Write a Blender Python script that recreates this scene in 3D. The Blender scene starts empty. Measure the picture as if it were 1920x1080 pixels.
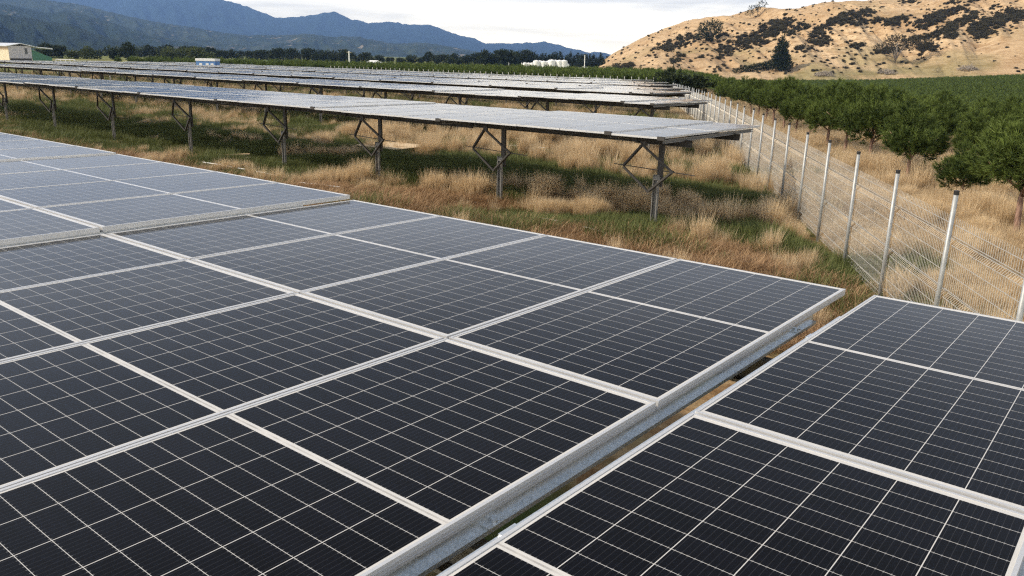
import bpy, math, random
import numpy as np
from mathutils import Vector, Matrix, Euler
random.seed(7); RNG = np.random.default_rng(11)
SC = bpy.context.scene
COL = SC.collection
# ------------------------------------------------------------------ camera
CZ = 3.05
PITCH, ROLL, FPX = math.radians(15.85), math.radians(-1.3), 1515.0
def cam_axes():
    cp, sp = math.cos(PITCH), math.sin(PITCH); cr, sr = math.cos(ROLL), math.sin(ROLL)
    r = np.array([1., 0, 0]); d = np.array([0, -sp, -cp]); f = np.array([0, cp, -sp])
    return cr * r + sr * d, -sr * r + cr * d, f
CR, CD, CF = cam_axes()
cam = bpy.data.cameras.new('camera'); cam.lens = FPX / 1920 * 36; cam.sensor_width = 36
cam.clip_start = 0.05; cam.clip_end = 60000
camo = bpy.data.objects.new('camera', cam); COL.objects.link(camo)
camo.matrix_world = Matrix(((CR[0], -CD[0], -CF[0], 0), (CR[1], -CD[1], -CF[1], 0), (CR[2], -CD[2], -CF[2], CZ), (0, 0, 0, 1)))
SC.camera = camo
def ray(px, py):           # direction (1920x1080 photo coordinates) scaled to y = 1
    v = CR * (px - 960) / FPX + CD * (py - 540) / FPX + CF
    return v / v[1]
def at(px, py, Y):
    v = ray(px, py) * Y; return np.array([v[0], v[1], v[2] + CZ])
def onground(px, py, z=0.0):
    v = ray(px, py); s = (z - CZ) / v[2]; return np.array([v[0] * s, v[1] * s, z])
# ------------------------------------------------------------------ light
SUN_AZ, SUN_EL = math.radians(-98), math.radians(39)      # azimuth from +Y towards +X
sd = Vector((math.sin(SUN_AZ) * math.cos(SUN_EL), math.cos(SUN_AZ) * math.cos(SUN_EL), math.sin(SUN_EL)))
sun = bpy.data.lights.new('sun', 'SUN'); sun.energy = 3.9; sun.angle = math.radians(1.2); sun.color = (1.0, 0.85, 0.64)
suno = bpy.data.objects.new('sun', sun); COL.objects.link(suno)
suno.rotation_euler = sd.to_track_quat('Z', 'Y').to_euler(); suno.location = (0, 0, 60)
SC.view_settings.view_transform = 'Standard'; SC.view_settings.look = 'None'
SC.view_settings.exposure = 0.38; SC.view_settings.gamma = 1.0
W = bpy.data.worlds.new('World'); SC.world = W; W.use_nodes = True
def world():
    nt = W.node_tree; N = nt.nodes; L = nt.links; N.clear()
    out = N.new('ShaderNodeOutputWorld'); bg = N.new('ShaderNodeBackground'); bg.inputs['Strength'].default_value = 0.12
    sky = N.new('ShaderNodeTexSky'); sky.sky_type = 'NISHITA'; sky.sun_disc = False
    sky.sun_elevation = SUN_EL; sky.sun_rotation = SUN_AZ; sky.air_density = 1.0; sky.dust_density = 1.5; sky.altitude = 20
    tc = N.new('ShaderNodeTexCoord'); sep = N.new('ShaderNodeSeparateXYZ'); L.new(tc.outputs['Generated'], sep.inputs[0])
    mp = N.new('ShaderNodeMapping'); mp.inputs['Scale'].default_value = (1.6, 1.6, 16.0); L.new(tc.outputs['Generated'], mp.inputs[0])
    no = N.new('ShaderNodeTexNoise'); no.inputs['Scale'].default_value = 2.1; no.inputs['Detail'].default_value = 7; no.inputs['Roughness'].default_value = 0.55
    no.inputs['Distortion'].default_value = 0.6
    L.new(mp.outputs[0], no.inputs['Vector'])
    rp = N.new('ShaderNodeMapRange'); rp.inputs['From Min'].default_value = 0.40; rp.inputs['From Max'].default_value = 0.62
    rp.inputs['To Min'].default_value = 0.50; rp.inputs['To Max'].default_value = 0.95
    L.new(no.outputs[0], rp.inputs[0])
    hz = N.new('ShaderNodeMapRange'); hz.inputs['From Min'].default_value = 0.0; hz.inputs['From Max'].default_value = 0.07
    hz.inputs['To Min'].default_value = 0.85; hz.inputs['To Max'].default_value = 0.0; L.new(sep.outputs[2], hz.inputs[0])
    mx = N.new('ShaderNodeMath'); mx.operation = 'MAXIMUM'; L.new(rp.outputs[0], mx.inputs[0]); L.new(hz.outputs[0], mx.inputs[1])
    cc = N.new('ShaderNodeMix'); cc.data_type = 'RGBA'      # cloud colour: cream low, whiter above
    cc.inputs[6].default_value = (35., 30.5, 21.5, 1); cc.inputs[7].default_value = (18., 17.8, 17.2, 1)
    h2 = N.new('ShaderNodeMapRange'); h2.inputs['From Min'].default_value = 0.0; h2.inputs['From Max'].default_value = 0.14; L.new(sep.outputs[2], h2.inputs[0])
    L.new(h2.outputs[0], cc.inputs[0])
    # clouds thin out towards the zenith
    h3 = N.new('ShaderNodeMapRange'); h3.inputs['From Min'].default_value = 0.08; h3.inputs['From Max'].default_value = 0.33
    h3.inputs['To Min'].default_value = 1.0; h3.inputs['To Max'].default_value = 0.04; L.new(sep.outputs[2], h3.inputs[0])
    m3 = N.new('ShaderNodeMath'); m3.operation = 'MULTIPLY'; L.new(mx.outputs[0], m3.inputs[0]); L.new(h3.outputs[0], m3.inputs[1])
    mix = N.new('ShaderNodeMix'); mix.data_type = 'RGBA'
    hs = N.new('ShaderNodeHueSaturation'); hs.inputs['Saturation'].default_value = .22; hs.inputs['Value'].default_value = 1.05; L.new(sky.outputs[0], hs.inputs['Color'])
    L.new(m3.outputs[0], mix.inputs[0]); L.new(hs.outputs[0], mix.inputs[6]); L.new(cc.outputs[2], mix.inputs[7])
    L.new(mix.outputs[2], bg.inputs[0]); L.new(bg.outputs[0], out.inputs[0])
world()
cy = SC.cycles; cy.filter_width = 1.25; cy.adaptive_threshold = 0.008; cy.use_denoising = False; cy.max_bounces = 5; cy.diffuse_bounces = 2; cy.glossy_bounces = 3; cy.transparent_max_bounces = 4; cy.volume_bounces = 0
try: cy.denoiser = 'OPENIMAGEDENOISE'; cy.denoising_input_passes = 'RGB_ALBEDO_NORMAL'
except Exception: pass
# ------------------------------------------------------------------ helpers
def lerp(a, b, t): return a + (b - a) * t
def sstep(a, b, x):
    t = np.clip((np.asarray(x, float) - a) / (b - a), 0, 1); return t * t * (3 - 2 * t)
def _hash(ix, iy, s):
    n = (ix.astype(np.int64) * 374761393 + iy.astype(np.int64) * 668265263 + s * 1442695041) & 0x7fffffff
    n = ((n ^ (n >> 13)) * 1274126177) & 0x7fffffff
    return ((n ^ (n >> 16)) & 0xffff) / 65535.0
def vnoise(x, y, s=0):
    x = np.asarray(x, float); y = np.asarray(y, float)
    ix = np.floor(x); iy = np.floor(y); fx = x - ix; fy = y - iy
    fx = fx * fx * (3 - 2 * fx); fy = fy * fy * (3 - 2 * fy)
    a = _hash(ix, iy, s); b = _hash(ix + 1, iy, s); c = _hash(ix, iy + 1, s); d = _hash(ix + 1, iy + 1, s)
    return (a + (b - a) * fx) * (1 - fy) + (c + (d - c) * fx) * fy
def fbm(x, y, s=0, o=4, g=0.5):
    t = 0; a = 1; n = 0
    for k in range(o):
        t = t + a * vnoise(x * 2 ** k + 17.3 * k, y * 2 ** k - 9.1 * k, s + k); n += a; a *= g
    return t / n
class MB:
    """collects geometry for one mesh"""
    def __init__(s): s.v = []; s.f = []; s.m = []; s.uv = []; s.n = 0; s.smooth = False
    def add(s, vs, fs, mi=0, uv=None):
        vs = [tuple(map(float, p)) for p in vs]
        for f in fs:
            s.f.append(tuple(i + s.n for i in f)); s.m.append(mi)
            s.uv.append([uv[i] for i in f] if uv is not None else None)
        s.v.extend(vs); s.n += len(vs)
    def box(s, x0, x1, y0, y1, z0, z1, mi=0):
        v = [(x, y, z) for z in (z0, z1) for y in (y0, y1) for x in (x0, x1)]
        s.add(v, [(0, 2, 3, 1), (4, 5, 7, 6), (0, 1, 5, 4), (2, 6, 7, 3), (0, 4, 6, 2), (1, 3, 7, 5)], mi)
    def bar(s, a, b, w, h, mi=0, up=(0, 0, 1)):
        a = Vector(a); b = Vector(b); d = (b - a).normalized(); u = Vector(up)
        x = d.cross(u)
        if x.length < 1e-4: x = d.cross(Vector((1, 0, 0)))
        x.normalize(); y = x.cross(d).normalized()
        v = []
        for p in (a, b):
            for i, j in ((-1, -1), (1, -1), (1, 1), (-1, 1)): v.append(p + x * (w / 2 * i) + y * (h / 2 * j))
        s.add(v, [(0, 1, 2, 3), (7, 6, 5, 4), (0, 4, 5, 1), (1, 5, 6, 2), (2, 6, 7, 3), (3, 7, 4, 0)], mi)
    def channel(s, a, b, w, h, t, side=1, mi=0, up=(0, 0, 1)):
        """C section from a to b: web h tall on one side, flanges w wide, pointing to side"""
        a = Vector(a); b = Vector(b); d = (b - a).normalized(); u = Vector(up)
        x = d.cross(u).normalized() * side; y = (x * side).cross(d).normalized()
        prof = [(0, -h / 2), (w, -h / 2), (w, -h / 2 + .015), (w - t, -h / 2 + .015), (w - t, -h / 2 + t), (t, -h / 2 + t),
                (t, h / 2 - t), (w - t, h / 2 - t), (w - t, h / 2 - .015), (w, h / 2 - .015), (w, h / 2), (0, h / 2)]
        n = len(prof); v = [p + x * i + y * j for p in (a, b) for i, j in prof]
        fs = [(k, (k + 1) % n, n + (k + 1) % n, n + k) for k in range(n)]
        for base, fl in ((0, False), (n, True)):
            for q in ((0, 1, 4, 5), (1, 2, 3, 4), (0, 5, 6, 11), (11, 6, 7, 10), (10, 7, 8, 9)):
                q = tuple(base + k for k in q); fs.append(q[::-1] if fl else q)
        s.add(v, fs, mi)
    def tube(s, pts, rad, seg=8, mi=0, cap=True):
        pts = [Vector(p) for p in pts]; n = len(pts)
        if not hasattr(rad, '__len__'): rad = [rad] * n
        ref = Vector((0, 0, 1)); vs = []
        for i, p in enumerate(pts):
            d = (pts[min(i + 1, n - 1)] - pts[max(i - 1, 0)]).normalized()
            x = d.cross(ref)
            if x.length < 1e-3: x = d.cross(Vector((1, 0, 0)))
            x.normalize(); y = x.cross(d).normalized()
            for k in range(seg):
                a = 2 * math.pi * k / seg; vs.append(p + x * (rad[i] * math.cos(a)) + y * (rad[i] * math.sin(a)))
        fs = [(i * seg + k, i * seg + (k + 1) % seg, (i + 1) * seg + (k + 1) % seg, (i + 1) * seg + k) for i in range(n - 1) for k in range(seg)]
        if cap: fs += [tuple(range(seg))[::-1], tuple((n - 1) * seg + k for k in range(seg))]
        s.add(vs, fs, mi)
    def mesh(s, name, mats):
        me = bpy.data.meshes.new(name); me.from_pydata(s.v, [], s.f)
        for m in mats: me.materials.append(m)
        me.polygons.foreach_set('material_index', s.m)
        if any(u is not None for u in s.uv):
            ul = me.uv_layers.new(name='UVMap'); flat = []
            for f, u in zip(s.f, s.uv):
                for k in range(len(f)): flat.extend(u[k] if u is not None else (0.0, 0.0))
            ul.data.foreach_set('uv', flat)
        if s.smooth: me.polygons.foreach_set('use_smooth', [True] * len(s.f))
        me.update(); return me
    def obj(s, name, mats, parent=None, loc=(0, 0, 0), rot=None):
        return link(name, s.mesh(name, mats if isinstance(mats, (list, tuple)) else [mats]), parent, loc, rot)
def link(name, me, parent=None, loc=(0, 0, 0), rot=None, scale=None):
    o = bpy.data.objects.new(name, me); COL.objects.link(o); o.location = loc
    if rot is not None: o.rotation_euler = rot
    if scale is not None: o.scale = scale if hasattr(scale, '__len__') else (scale,) * 3
    if parent: o.parent = parent
    return o
def tag(o, label=None, cat=None, group=None, kind=None):
    if label: o['label'] = label
    if cat: o['category'] = cat
    if group: o['group'] = group
    if kind: o['kind'] = kind
    return o
def ORD(n):
    w = ['', 'first', 'second', 'third', 'fourth', 'fifth', 'sixth', 'seventh', 'eighth', 'ninth', 'tenth', 'eleventh', 'twelfth', 'thirteenth',
         'fourteenth', 'fifteenth', 'sixteenth', 'seventeenth', 'eighteenth', 'nineteenth', 'twentieth']
    if n <= 20: return w[n]
    t = {2: 'twenty', 3: 'thirty', 4: 'forty', 5: 'fifty', 6: 'sixty'}[n // 10]
    return t + '-' + w[n % 10] if n % 10 else t[:-1] + 'ieth'
def npmesh(name, V, F, mats, smooth=False, uv=None):
    """V (n,3) array, F (m,k) int array"""
    me = bpy.data.meshes.new(name); V = np.asarray(V, np.float32); F = np.asarray(F, np.int32); k = F.shape[1]
    me.vertices.add(len(V)); me.vertices.foreach_set('co', V.ravel())
    me.loops.add(F.size); me.loops.foreach_set('vertex_index', F.ravel())
    me.polygons.add(len(F)); me.polygons.foreach_set('loop_start', np.arange(len(F), dtype=np.int32) * k)
    try: me.polygons.foreach_set('loop_total', np.full(len(F), k, np.int32))
    except Exception: pass
    if smooth: me.polygons.foreach_set('use_smooth', np.ones(len(F), bool))
    for m in mats: me.materials.append(m)
    me.update(calc_edges=True); me.validate(); return me
def gridfaces(nx, ny):
    i = np.arange(nx - 1)[:, None] * ny + np.arange(ny - 1)[None]; i = i.ravel()
    return np.stack([i, i + ny, i + ny + 1, i + 1], 1)
# ------------------------------------------------------------------ materials
def mat(name, col=(.5, .5, .5), rough=.6, metal=0., spec=.5):
    m = bpy.data.materials.new(name); m.use_nodes = True; b = m.node_tree.nodes['Principled BSDF']
    b.inputs['Base Color'].default_value = (*col, 1); b.inputs['Roughness'].default_value = rough; b.inputs['Metallic'].default_value = metal
    b.inputs['Specular IOR Level'].default_value = spec
    return m
class NT:
    def __init__(s, m): s.t = m.node_tree; s.N = s.t.nodes; s.L = s.t.links; s.b = s.N.get('Principled BSDF')
    def new(s, k, **kw):
        n = s.N.new(k)
        for a, v in kw.items(): setattr(n, a, v)
        return n
    def setin(s, n, i, v):
        if v is None: return
        if hasattr(v, 'links') or hasattr(v, 'is_linked'): s.L.new(v, n.inputs[i])
        else:
            n.inputs[i].default_value = v
    def math(s, op, a, b=None, c=None):
        n = s.new('ShaderNodeMath', operation=op)
        s.setin(n, 0, a); s.setin(n, 1, b); s.setin(n, 2, c); return n.outputs[0]
    def mix(s, f, a, b):
        n = s.new('ShaderNodeMix', data_type='RGBA'); s.setin(n, 0, f)
        for i, v in ((6, a), (7, b)):
            if isinstance(v, tuple): n.inputs[i].default_value = (*v[:3], 1)
            else: s.L.new(v, n.inputs[i])
        return n.outputs[2]
    def noise(s, vec, scale, detail=4, rough=.5, dist=0.):
        n = s.new('ShaderNodeTexNoise'); n.inputs['Scale'].default_value = scale; n.inputs['Detail'].default_value = detail
        n.inputs['Roughness'].default_value = rough; n.inputs['Distortion'].default_value = dist
        if vec is not None: s.L.new(vec, n.inputs['Vector'])
        return n.outputs[0]
    def mapr(s, v, a, b, c=0., d=1., smooth=False):
        n = s.new('ShaderNodeMapRange'); n.inputs['From Min'].default_value = a; n.inputs['From Max'].default_value = b
        n.inputs['To Min'].default_value = c; n.inputs['To Max'].default_value = d
        if smooth: n.interpolation_type = 'SMOOTHSTEP'
        s.L.new(v, n.inputs[0]); return n.outputs[0]
    def coord(s, k='Object'): return s.new('ShaderNodeTexCoord').outputs[k]
    def mapping(s, vec, scale=(1, 1, 1), rot=(0, 0, 0)):
        n = s.new('ShaderNodeMapping'); n.inputs['Scale'].default_value = scale; n.inputs['Rotation'].default_value = rot; s.L.new(vec, n.inputs[0]); return n.outputs[0]
    def bump(s, h, strength=.3, dist=.02):
        n = s.new('ShaderNodeBump'); n.inputs['Strength'].default_value = strength; n.inputs['Distance'].default_value = dist
        s.L.new(h, n.inputs['Height']); s.L.new(n.outputs[0], s.b.inputs['Normal'])
PW, PL = 1.046, 2.165      # module size
def cell_material():
    m = mat('solar_cells', rough=.1); t = NT(m); b = t.b
    uv = t.new('ShaderNodeUVMap').outputs[0]; sp = t.new('ShaderNodeSeparateXYZ'); t.L.new(uv, sp.inputs[0]); X, Y = sp.outputs[0], sp.outputs[1]
    px, mx = .1675, (PW - 6 * .1675) / 2
    py, my = .0865, .031
    # mirror the second half so both halves use the same cell rows
    half = PL / 2
    yy = t.math('SUBTRACT', half, t.math('ABSOLUTE', t.math('SUBTRACT', Y, half)))
    cx = t.math('DIVIDE', t.math('SUBTRACT', X, mx), px); cyy = t.math('DIVIDE', t.math('SUBTRACT', yy, my), py)
    fx = t.math('FRACT', cx); fy = t.math('FRACT', cyy)
    def edge(f, w): return t.math('GREATER_THAN', t.math('ABSOLUTE', t.math('SUBTRACT', f, .5)), .5 - w)
    gx = edge(fx, .0013 / px); gy = edge(fy, .0008 / py)
    o1 = t.math('LESS_THAN', X, mx + .0015); o2 = t.math('GREATER_THAN', X, PW - mx - .0015)
    o3 = t.math('LESS_THAN', yy, my); o4 = t.math('GREATER_THAN', yy, my + 12 * py)
    white = gx
    for k in (gy, o1, o2, o3, o4): white = t.math('MAXIMUM', white, k)
    # busbars along the length, with solder dots at the cell ends
    bf = t.math('FRACT', t.math('MULTIPLY', fx, 9.0))
    bus = t.math('LESS_THAN', t.math('ABSOLUTE', t.math('SUBTRACT', bf, .5)), .035)
    dot = t.math('MULTIPLY', t.math('LESS_THAN', t.math('ABSOLUTE', t.math('SUBTRACT', bf, .5)), .09), t.math('GREATER_THAN', t.math('ABSOLUTE', t.math('SUBTRACT', fy, .5)), .44))
    # pseudo-square corners of the mono cells
    idx = t.new('ShaderNodeCombineXYZ'); t.L.new(t.math('FLOOR', cx), idx.inputs[0]); t.L.new(t.math('FLOOR', t.math('DIVIDE', Y, py)), idx.inputs[1])
    oi = t.new('ShaderNodeObjectInfo').outputs['Random']; t.L.new(t.math('MULTIPLY', oi, 37.0), idx.inputs[2])
    wn = t.new('ShaderNodeTexWhiteNoise'); t.L.new(idx.outputs[0], wn.inputs[0])
    cell = t.mix(wn.outputs[0], (.0016, .0015, .0022), (.0028, .0027, .0045))
    c = t.mix(t.math('MULTIPLY', bus, .18), cell, (.12, .12, .13))
    c = t.mix(t.math('MULTIPLY', dot, .15), c, (.55, .55, .55))
    # grey ribbon running in the white middle gap
    rib = t.math('MULTIPLY', t.math('LESS_THAN', t.math('ABSOLUTE', t.math('SUBTRACT', Y, half)), .0035),
                 t.math('GREATER_THAN', t.math('ABSOLUTE', t.math('SUBTRACT', t.math('FRACT', t.math('DIVIDE', cx, 2.0)), .5)), -.46))
    wcol = t.mix(rib, (.55, .545, .53), (.27, .26, .25))
    dirt = t.noise(t.coord('Object'), 9, 4); wcol2 = t.mix(t.mapr(dirt, .35, .7), wcol, (.60, .585, .56))
    c = t.mix(white, c, wcol2)
    vs = t.new('ShaderNodeTexVoronoi'); vs.inputs['Scale'].default_value = 2.6; t.L.new(t.coord('Object'), vs.inputs['Vector'])
    spk = t.math('MULTIPLY', t.math('LESS_THAN', vs.outputs['Distance'], .011), t.math('GREATER_THAN', t.noise(t.coord('Object'), 1.7, 1), .52))
    c = t.mix(t.math('MULTIPLY', spk, .7), c, (.42, .40, .36))
    t.L.new(c, b.inputs['Base Color'])
    # dust film varies the gloss a little
    dust = t.noise(t.mapping(t.coord('Object'), (1, .6, 1)), 3.5, 5, .6)
    t.L.new(t.mapr(dust, .3, .75, .05, .11), b.inputs['Roughness'])
    b.inputs['IOR'].default_value = 1.19
    return m
M = {}
def mats():
    M['cells'] = cell_material()
    a = mat('aluminium_frame', (.62, .62, .63), .42, .35); t = NT(a)
    n = t.noise(t.mapping(t.coord(), (1, .25, 6)), 3.0, 2); t.L.new(t.mix(n, (.54, .55, .57), (.62, .625, .63)), t.b.inputs['Base Color']); t.L.new(t.mapr(n, .3, .7, .32, .5), t.b.inputs['Roughness']); M['alu'] = a
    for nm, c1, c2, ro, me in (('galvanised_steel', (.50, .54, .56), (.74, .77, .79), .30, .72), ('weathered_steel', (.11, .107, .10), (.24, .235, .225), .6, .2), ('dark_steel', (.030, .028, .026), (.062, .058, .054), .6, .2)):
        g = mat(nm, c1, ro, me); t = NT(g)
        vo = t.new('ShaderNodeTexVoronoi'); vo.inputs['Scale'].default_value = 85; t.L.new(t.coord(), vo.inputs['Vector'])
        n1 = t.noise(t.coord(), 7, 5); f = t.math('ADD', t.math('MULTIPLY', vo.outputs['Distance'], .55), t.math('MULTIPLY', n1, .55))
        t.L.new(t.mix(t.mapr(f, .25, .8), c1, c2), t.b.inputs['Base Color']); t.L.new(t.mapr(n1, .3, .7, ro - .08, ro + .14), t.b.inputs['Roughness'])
        M[nm.split('_')[0]] = g
    g = M['tube'] = mat('galvanised_tube', (.4, .41, .42), .5, .4); t = NT(g); n1 = t.noise(t.coord(), 5, 6, .65); t.L.new(t.mix(t.mapr(n1, .3, .7), (.27, .285, .29), (.47, .485, .49)), t.b.inputs['Base Color'])
    M['cap'] = mat('black_plastic', (.012, .012, .013), .5)
    M['under'] = mat('white_backsheet', (.30, .30, .31), .6)
mats()
def leaf_mat(name, dark, light, trans=.25, hue=.0):
    m = mat(name, dark, .62, 0, .25); t = NT(m)
    at_ = t.new('ShaderNodeAttribute', attribute_name='tone').outputs['Fac']
    oi = t.new('ShaderNodeObjectInfo').outputs['Random']
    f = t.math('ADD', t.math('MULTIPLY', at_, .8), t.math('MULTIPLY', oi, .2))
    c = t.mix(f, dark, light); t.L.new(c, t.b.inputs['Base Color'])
    tr = t.new('ShaderNodeBsdfTranslucent'); t.L.new(c, tr.inputs[0])
    mx = t.new('ShaderNodeMixShader'); mx.inputs[0].default_value = trans
    t.L.new(t.b.outputs[0], mx.inputs[1]); t.L.new(tr.outputs[0], mx.inputs[2])
    t.L.new(mx.outputs[0], t.N['Material Output'].inputs[0]); return m
M['pine'] = leaf_mat('pine_needles', (.010, .025, .006), (.175, .235, .048), .15)
M['farpine'] = leaf_mat('far_pine_foliage', (.018, .040, .009), (.17, .23, .05), .15)
M['darkleaf'] = leaf_mat('dark_foliage', (.012, .020, .010), (.050, .070, .028), .15)
M['softleaf'] = leaf_mat('olive_foliage', (.030, .045, .016), (.12, .145, .05), .2)
M['scrub'] = leaf_mat('scrub_foliage', (.026, .025, .016), (.105, .092, .052), .15)
M['straw'] = leaf_mat('straw_grass', (.36, .24, .125), (.92, .75, .50), .35)
M['rust'] = leaf_mat('rusty_dead_grass', (.20, .105, .050), (.70, .50, .29), .25)
M['green'] = leaf_mat('green_grass', (.050, .072, .020), (.23, .25, .085), .25)
def bark(name, a, b):
    m = mat(name, a, .85, 0, .2); t = NT(m); n = t.noise(t.mapping(t.coord(), (6, 6, 1.2)), 5, 5); t.L.new(t.mix(t.mapr(n, .35, .65), a, b), t.b.inputs['Base Color']); t.bump(n, .5, .02); return m
M['bark'] = bark('reddish_bark', (.13, .075, .055), (.34, .22, .17)); M['greybark'] = bark('grey_bark', (.2, .17, .14), (.42, .37, .32))
# ------------------------------------------------------------------ terrain
YAW = math.radians(141.3)
UX, UY = math.cos(YAW), math.sin(YAW)          # along the rows, away to the left
VX, VY = -math.sin(YAW), math.cos(YAW)         # across the rows, towards the camera
def uv2xy(u, v): return UX * u + VX * v, UY * u + VY * v
FX0, FDX = 3.42, 0.143                         # fence line x = FX0 + FDX*y
def gz(x, y):
    x = np.asarray(x, float); y = np.asarray(y, float)
    v = -(x * VX + y * VY); d = np.hypot(x, y)
    z = -0.62 * sstep(28, 78, v) - 0.35 * sstep(78, 400, v)
    s = x - (FX0 + FDX * y)
    b = x / np.maximum(y, 1.0)
    dr = np.interp(d, [0, 20, 35, 80, 200, 350, 600], [0, 0, .75, 2.0, 4.2, 4.9, 5.0])
    rise = np.interp(b, [.15, .25, .42, .63, .9], [0., 0, 1.5, 5.6, 7.5]) * sstep(60, 350, d)
    z = z + (-dr + rise) * sstep(4, 24, s) * (1 - 0) * np.where(y > 0, 1, 0)
    return z
def gzs(x, y): return float(gz(x, y))
def bumpz(x, y): return (fbm(x * .35, y * .35, 3, 3) - .5) * .16
def ground():
    a = np.linspace(-1, 1, 361); X = np.sinh(a * 6.6) / np.sinh(6.6) * 16000; X = np.unique(np.concatenate([X, np.linspace(-60, 60, 121)]))
    bb = np.linspace(-.45, 1, 361); Y = np.sinh(bb * 6.6) / np.sinh(6.6) * 16000; Y = np.unique(np.concatenate([Y, np.linspace(-10, 90, 121)]))
    gx, gy = np.meshgrid(X, Y, indexing='ij'); z = gz(gx, gy)
    near = 1 - sstep(60, 150, np.hypot(gx, gy)); z = z + bumpz(gx, gy) * near
    V = np.stack([gx, gy, z], -1).reshape(-1, 3)
    m = mat('field_soil_and_thatch', (.2, .15, .08), .95, 0, .1); t = NT(m); P = t.new('ShaderNodeNewGeometry').outputs['Position']
    n1 = t.noise(P, .35, 5, .6); n2 = t.noise(P, 2.4, 6, .65); n3 = t.noise(P, 14, 4, .7)
    rust = t.mix(n3, (.085, .048, .022), (.30, .175, .08)); straw = t.mix(n3, (.17, .115, .055), (.46, .33, .18)); green = t.mix(n3, (.028, .045, .012), (.10, .13, .035))
    c = t.mix(t.mapr(n2, .42, .58), rust, straw); c = t.mix(t.mapr(n1, .46, .56), c, green)
    # distant paddocks, beyond the array
    ln = t.new('ShaderNodeVectorMath', operation='LENGTH'); t.L.new(P, ln.inputs[0])
    far = t.mapr(ln.outputs['Value'], 110, 170, 0, 1)
    nf = t.noise(P, .012, 2); padd = t.mix(t.mapr(nf, .4, .6), (.10, .14, .035), (.20, .19, .07))
    c = t.mix(far, c, padd); t.L.new(c, t.b.inputs['Base Color']); t.bump(t.math('ADD', n3, n2), .6, .06)
    me = npmesh('ground', V, gridfaces(len(X), len(Y)), [m], True)
    tag(link('ground', me), kind='structure')
ground()
# ------------------------------------------------------------------ the solar tables
def c_laminate(mb, x0, y0, z):
    a = .011
    vs = [(x0 + a, y0 + a, z), (x0 + PW - a, y0 + a, z), (x0 + PW - a, y0 + PL - a, z), (x0 + a, y0 + PL - a, z)]
    uv = [(a, a), (PW - a, a), (PW - a, PL - a), (a, PL - a)]
    mb.add(vs, [(0, 1, 2, 3)], 0, uv)
    mb.add([(p[0], p[1], z - .005) for p in vs], [(3, 2, 1, 0)], 1)
def c_frame(mb, x0, y0, z, mi=0):
    a = .0112; h = .035; g = .0006
    mb.box(x0, x0 + a, y0, y0 + PL, z - h, z, mi); mb.box(x0 + PW - a, x0 + PW, y0, y0 + PL, z - h, z, mi)
    mb.box(x0 + a, x0 + PW - a, y0 + g, y0 + a, z - h, z - g, mi); mb.box(x0 + a, x0 + PW - a, y0 + PL - a, y0 + PL - g, z - h, z - g, mi)
    # fine extrusion groove lines on the long sides
    for xx in (x0 - .0012, x0 + PW - .0008):
        mb.box(xx, xx + .002, y0 + .002, y0 + PL - .002, z - .0135, z - .0115, mi); mb.box(xx, xx + .002, y0 + .002, y0 + PL - .002, z - .026, z - .024, mi)
_l = MB(); c_laminate(_l, 0, 0, -.0025); ME_LAM = _l.mesh('laminate', [M['cells'], M['under']])
_f = MB(); c_frame(_f, 0, 0, 0); ME_FRM = _f.mesh('frame', [M['alu']])
PITCHU, PITCHV = 1.06, 2.185
def whole_panel():
    b = MB(); c_laminate(b, 0, 0, -.0025); c_frame(b, 0, 0, 0, 2); return b.mesh('solar_panel', [M['cells'], M['under'], M['alu']])
ME_PAN = whole_panel()
def support(root, du, nv, zt, zg, full=True):
    """post and four-bar brace under the near beam. local coords: du along the row, nv = near edge, zt table underside, zg ground"""
    o = MB(); pu = du - .14; pv = nv - .81
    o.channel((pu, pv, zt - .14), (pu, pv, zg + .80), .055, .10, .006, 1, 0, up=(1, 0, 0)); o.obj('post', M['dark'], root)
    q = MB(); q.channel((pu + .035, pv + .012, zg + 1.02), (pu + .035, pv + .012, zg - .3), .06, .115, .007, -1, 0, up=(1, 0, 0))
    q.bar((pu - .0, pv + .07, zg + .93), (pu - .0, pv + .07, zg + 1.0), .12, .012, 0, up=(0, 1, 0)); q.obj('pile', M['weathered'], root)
    T = (du, nv - .40, zt - .155); L = (du + .50, nv - .59, zt - .61); R = (du - .55, nv - .58, zt - .62); B = (du - .01, nv - .70, zt - 1.05)
    k = MB()
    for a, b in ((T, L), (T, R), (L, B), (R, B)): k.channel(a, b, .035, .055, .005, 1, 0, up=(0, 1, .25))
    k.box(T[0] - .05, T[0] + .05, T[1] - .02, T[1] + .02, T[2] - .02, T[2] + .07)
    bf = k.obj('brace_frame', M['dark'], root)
    if full:
        r = MB(); r.tube([(L[0] + .22, L[1] + .01, L[2] + .03), (R[0] - .42, R[1], R[2] - .02)], .009, 6); r.obj('actuator_rod', M['dark'], bf)
def beams(root, u0, u1, nv, width, zt):
    for k, fv in enumerate((.24, .72)):
        v = nv - width * fv
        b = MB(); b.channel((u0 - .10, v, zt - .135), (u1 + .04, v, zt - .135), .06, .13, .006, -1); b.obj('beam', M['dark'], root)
    for uu in (u0 + .06, u1 - .06):
        b = MB(); b.channel((uu, nv - .22, zt - .055), (uu, nv - width + .3, zt - .055), .045, .065, .005, 1); b.obj('rail', M['weathered'], root)
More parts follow.
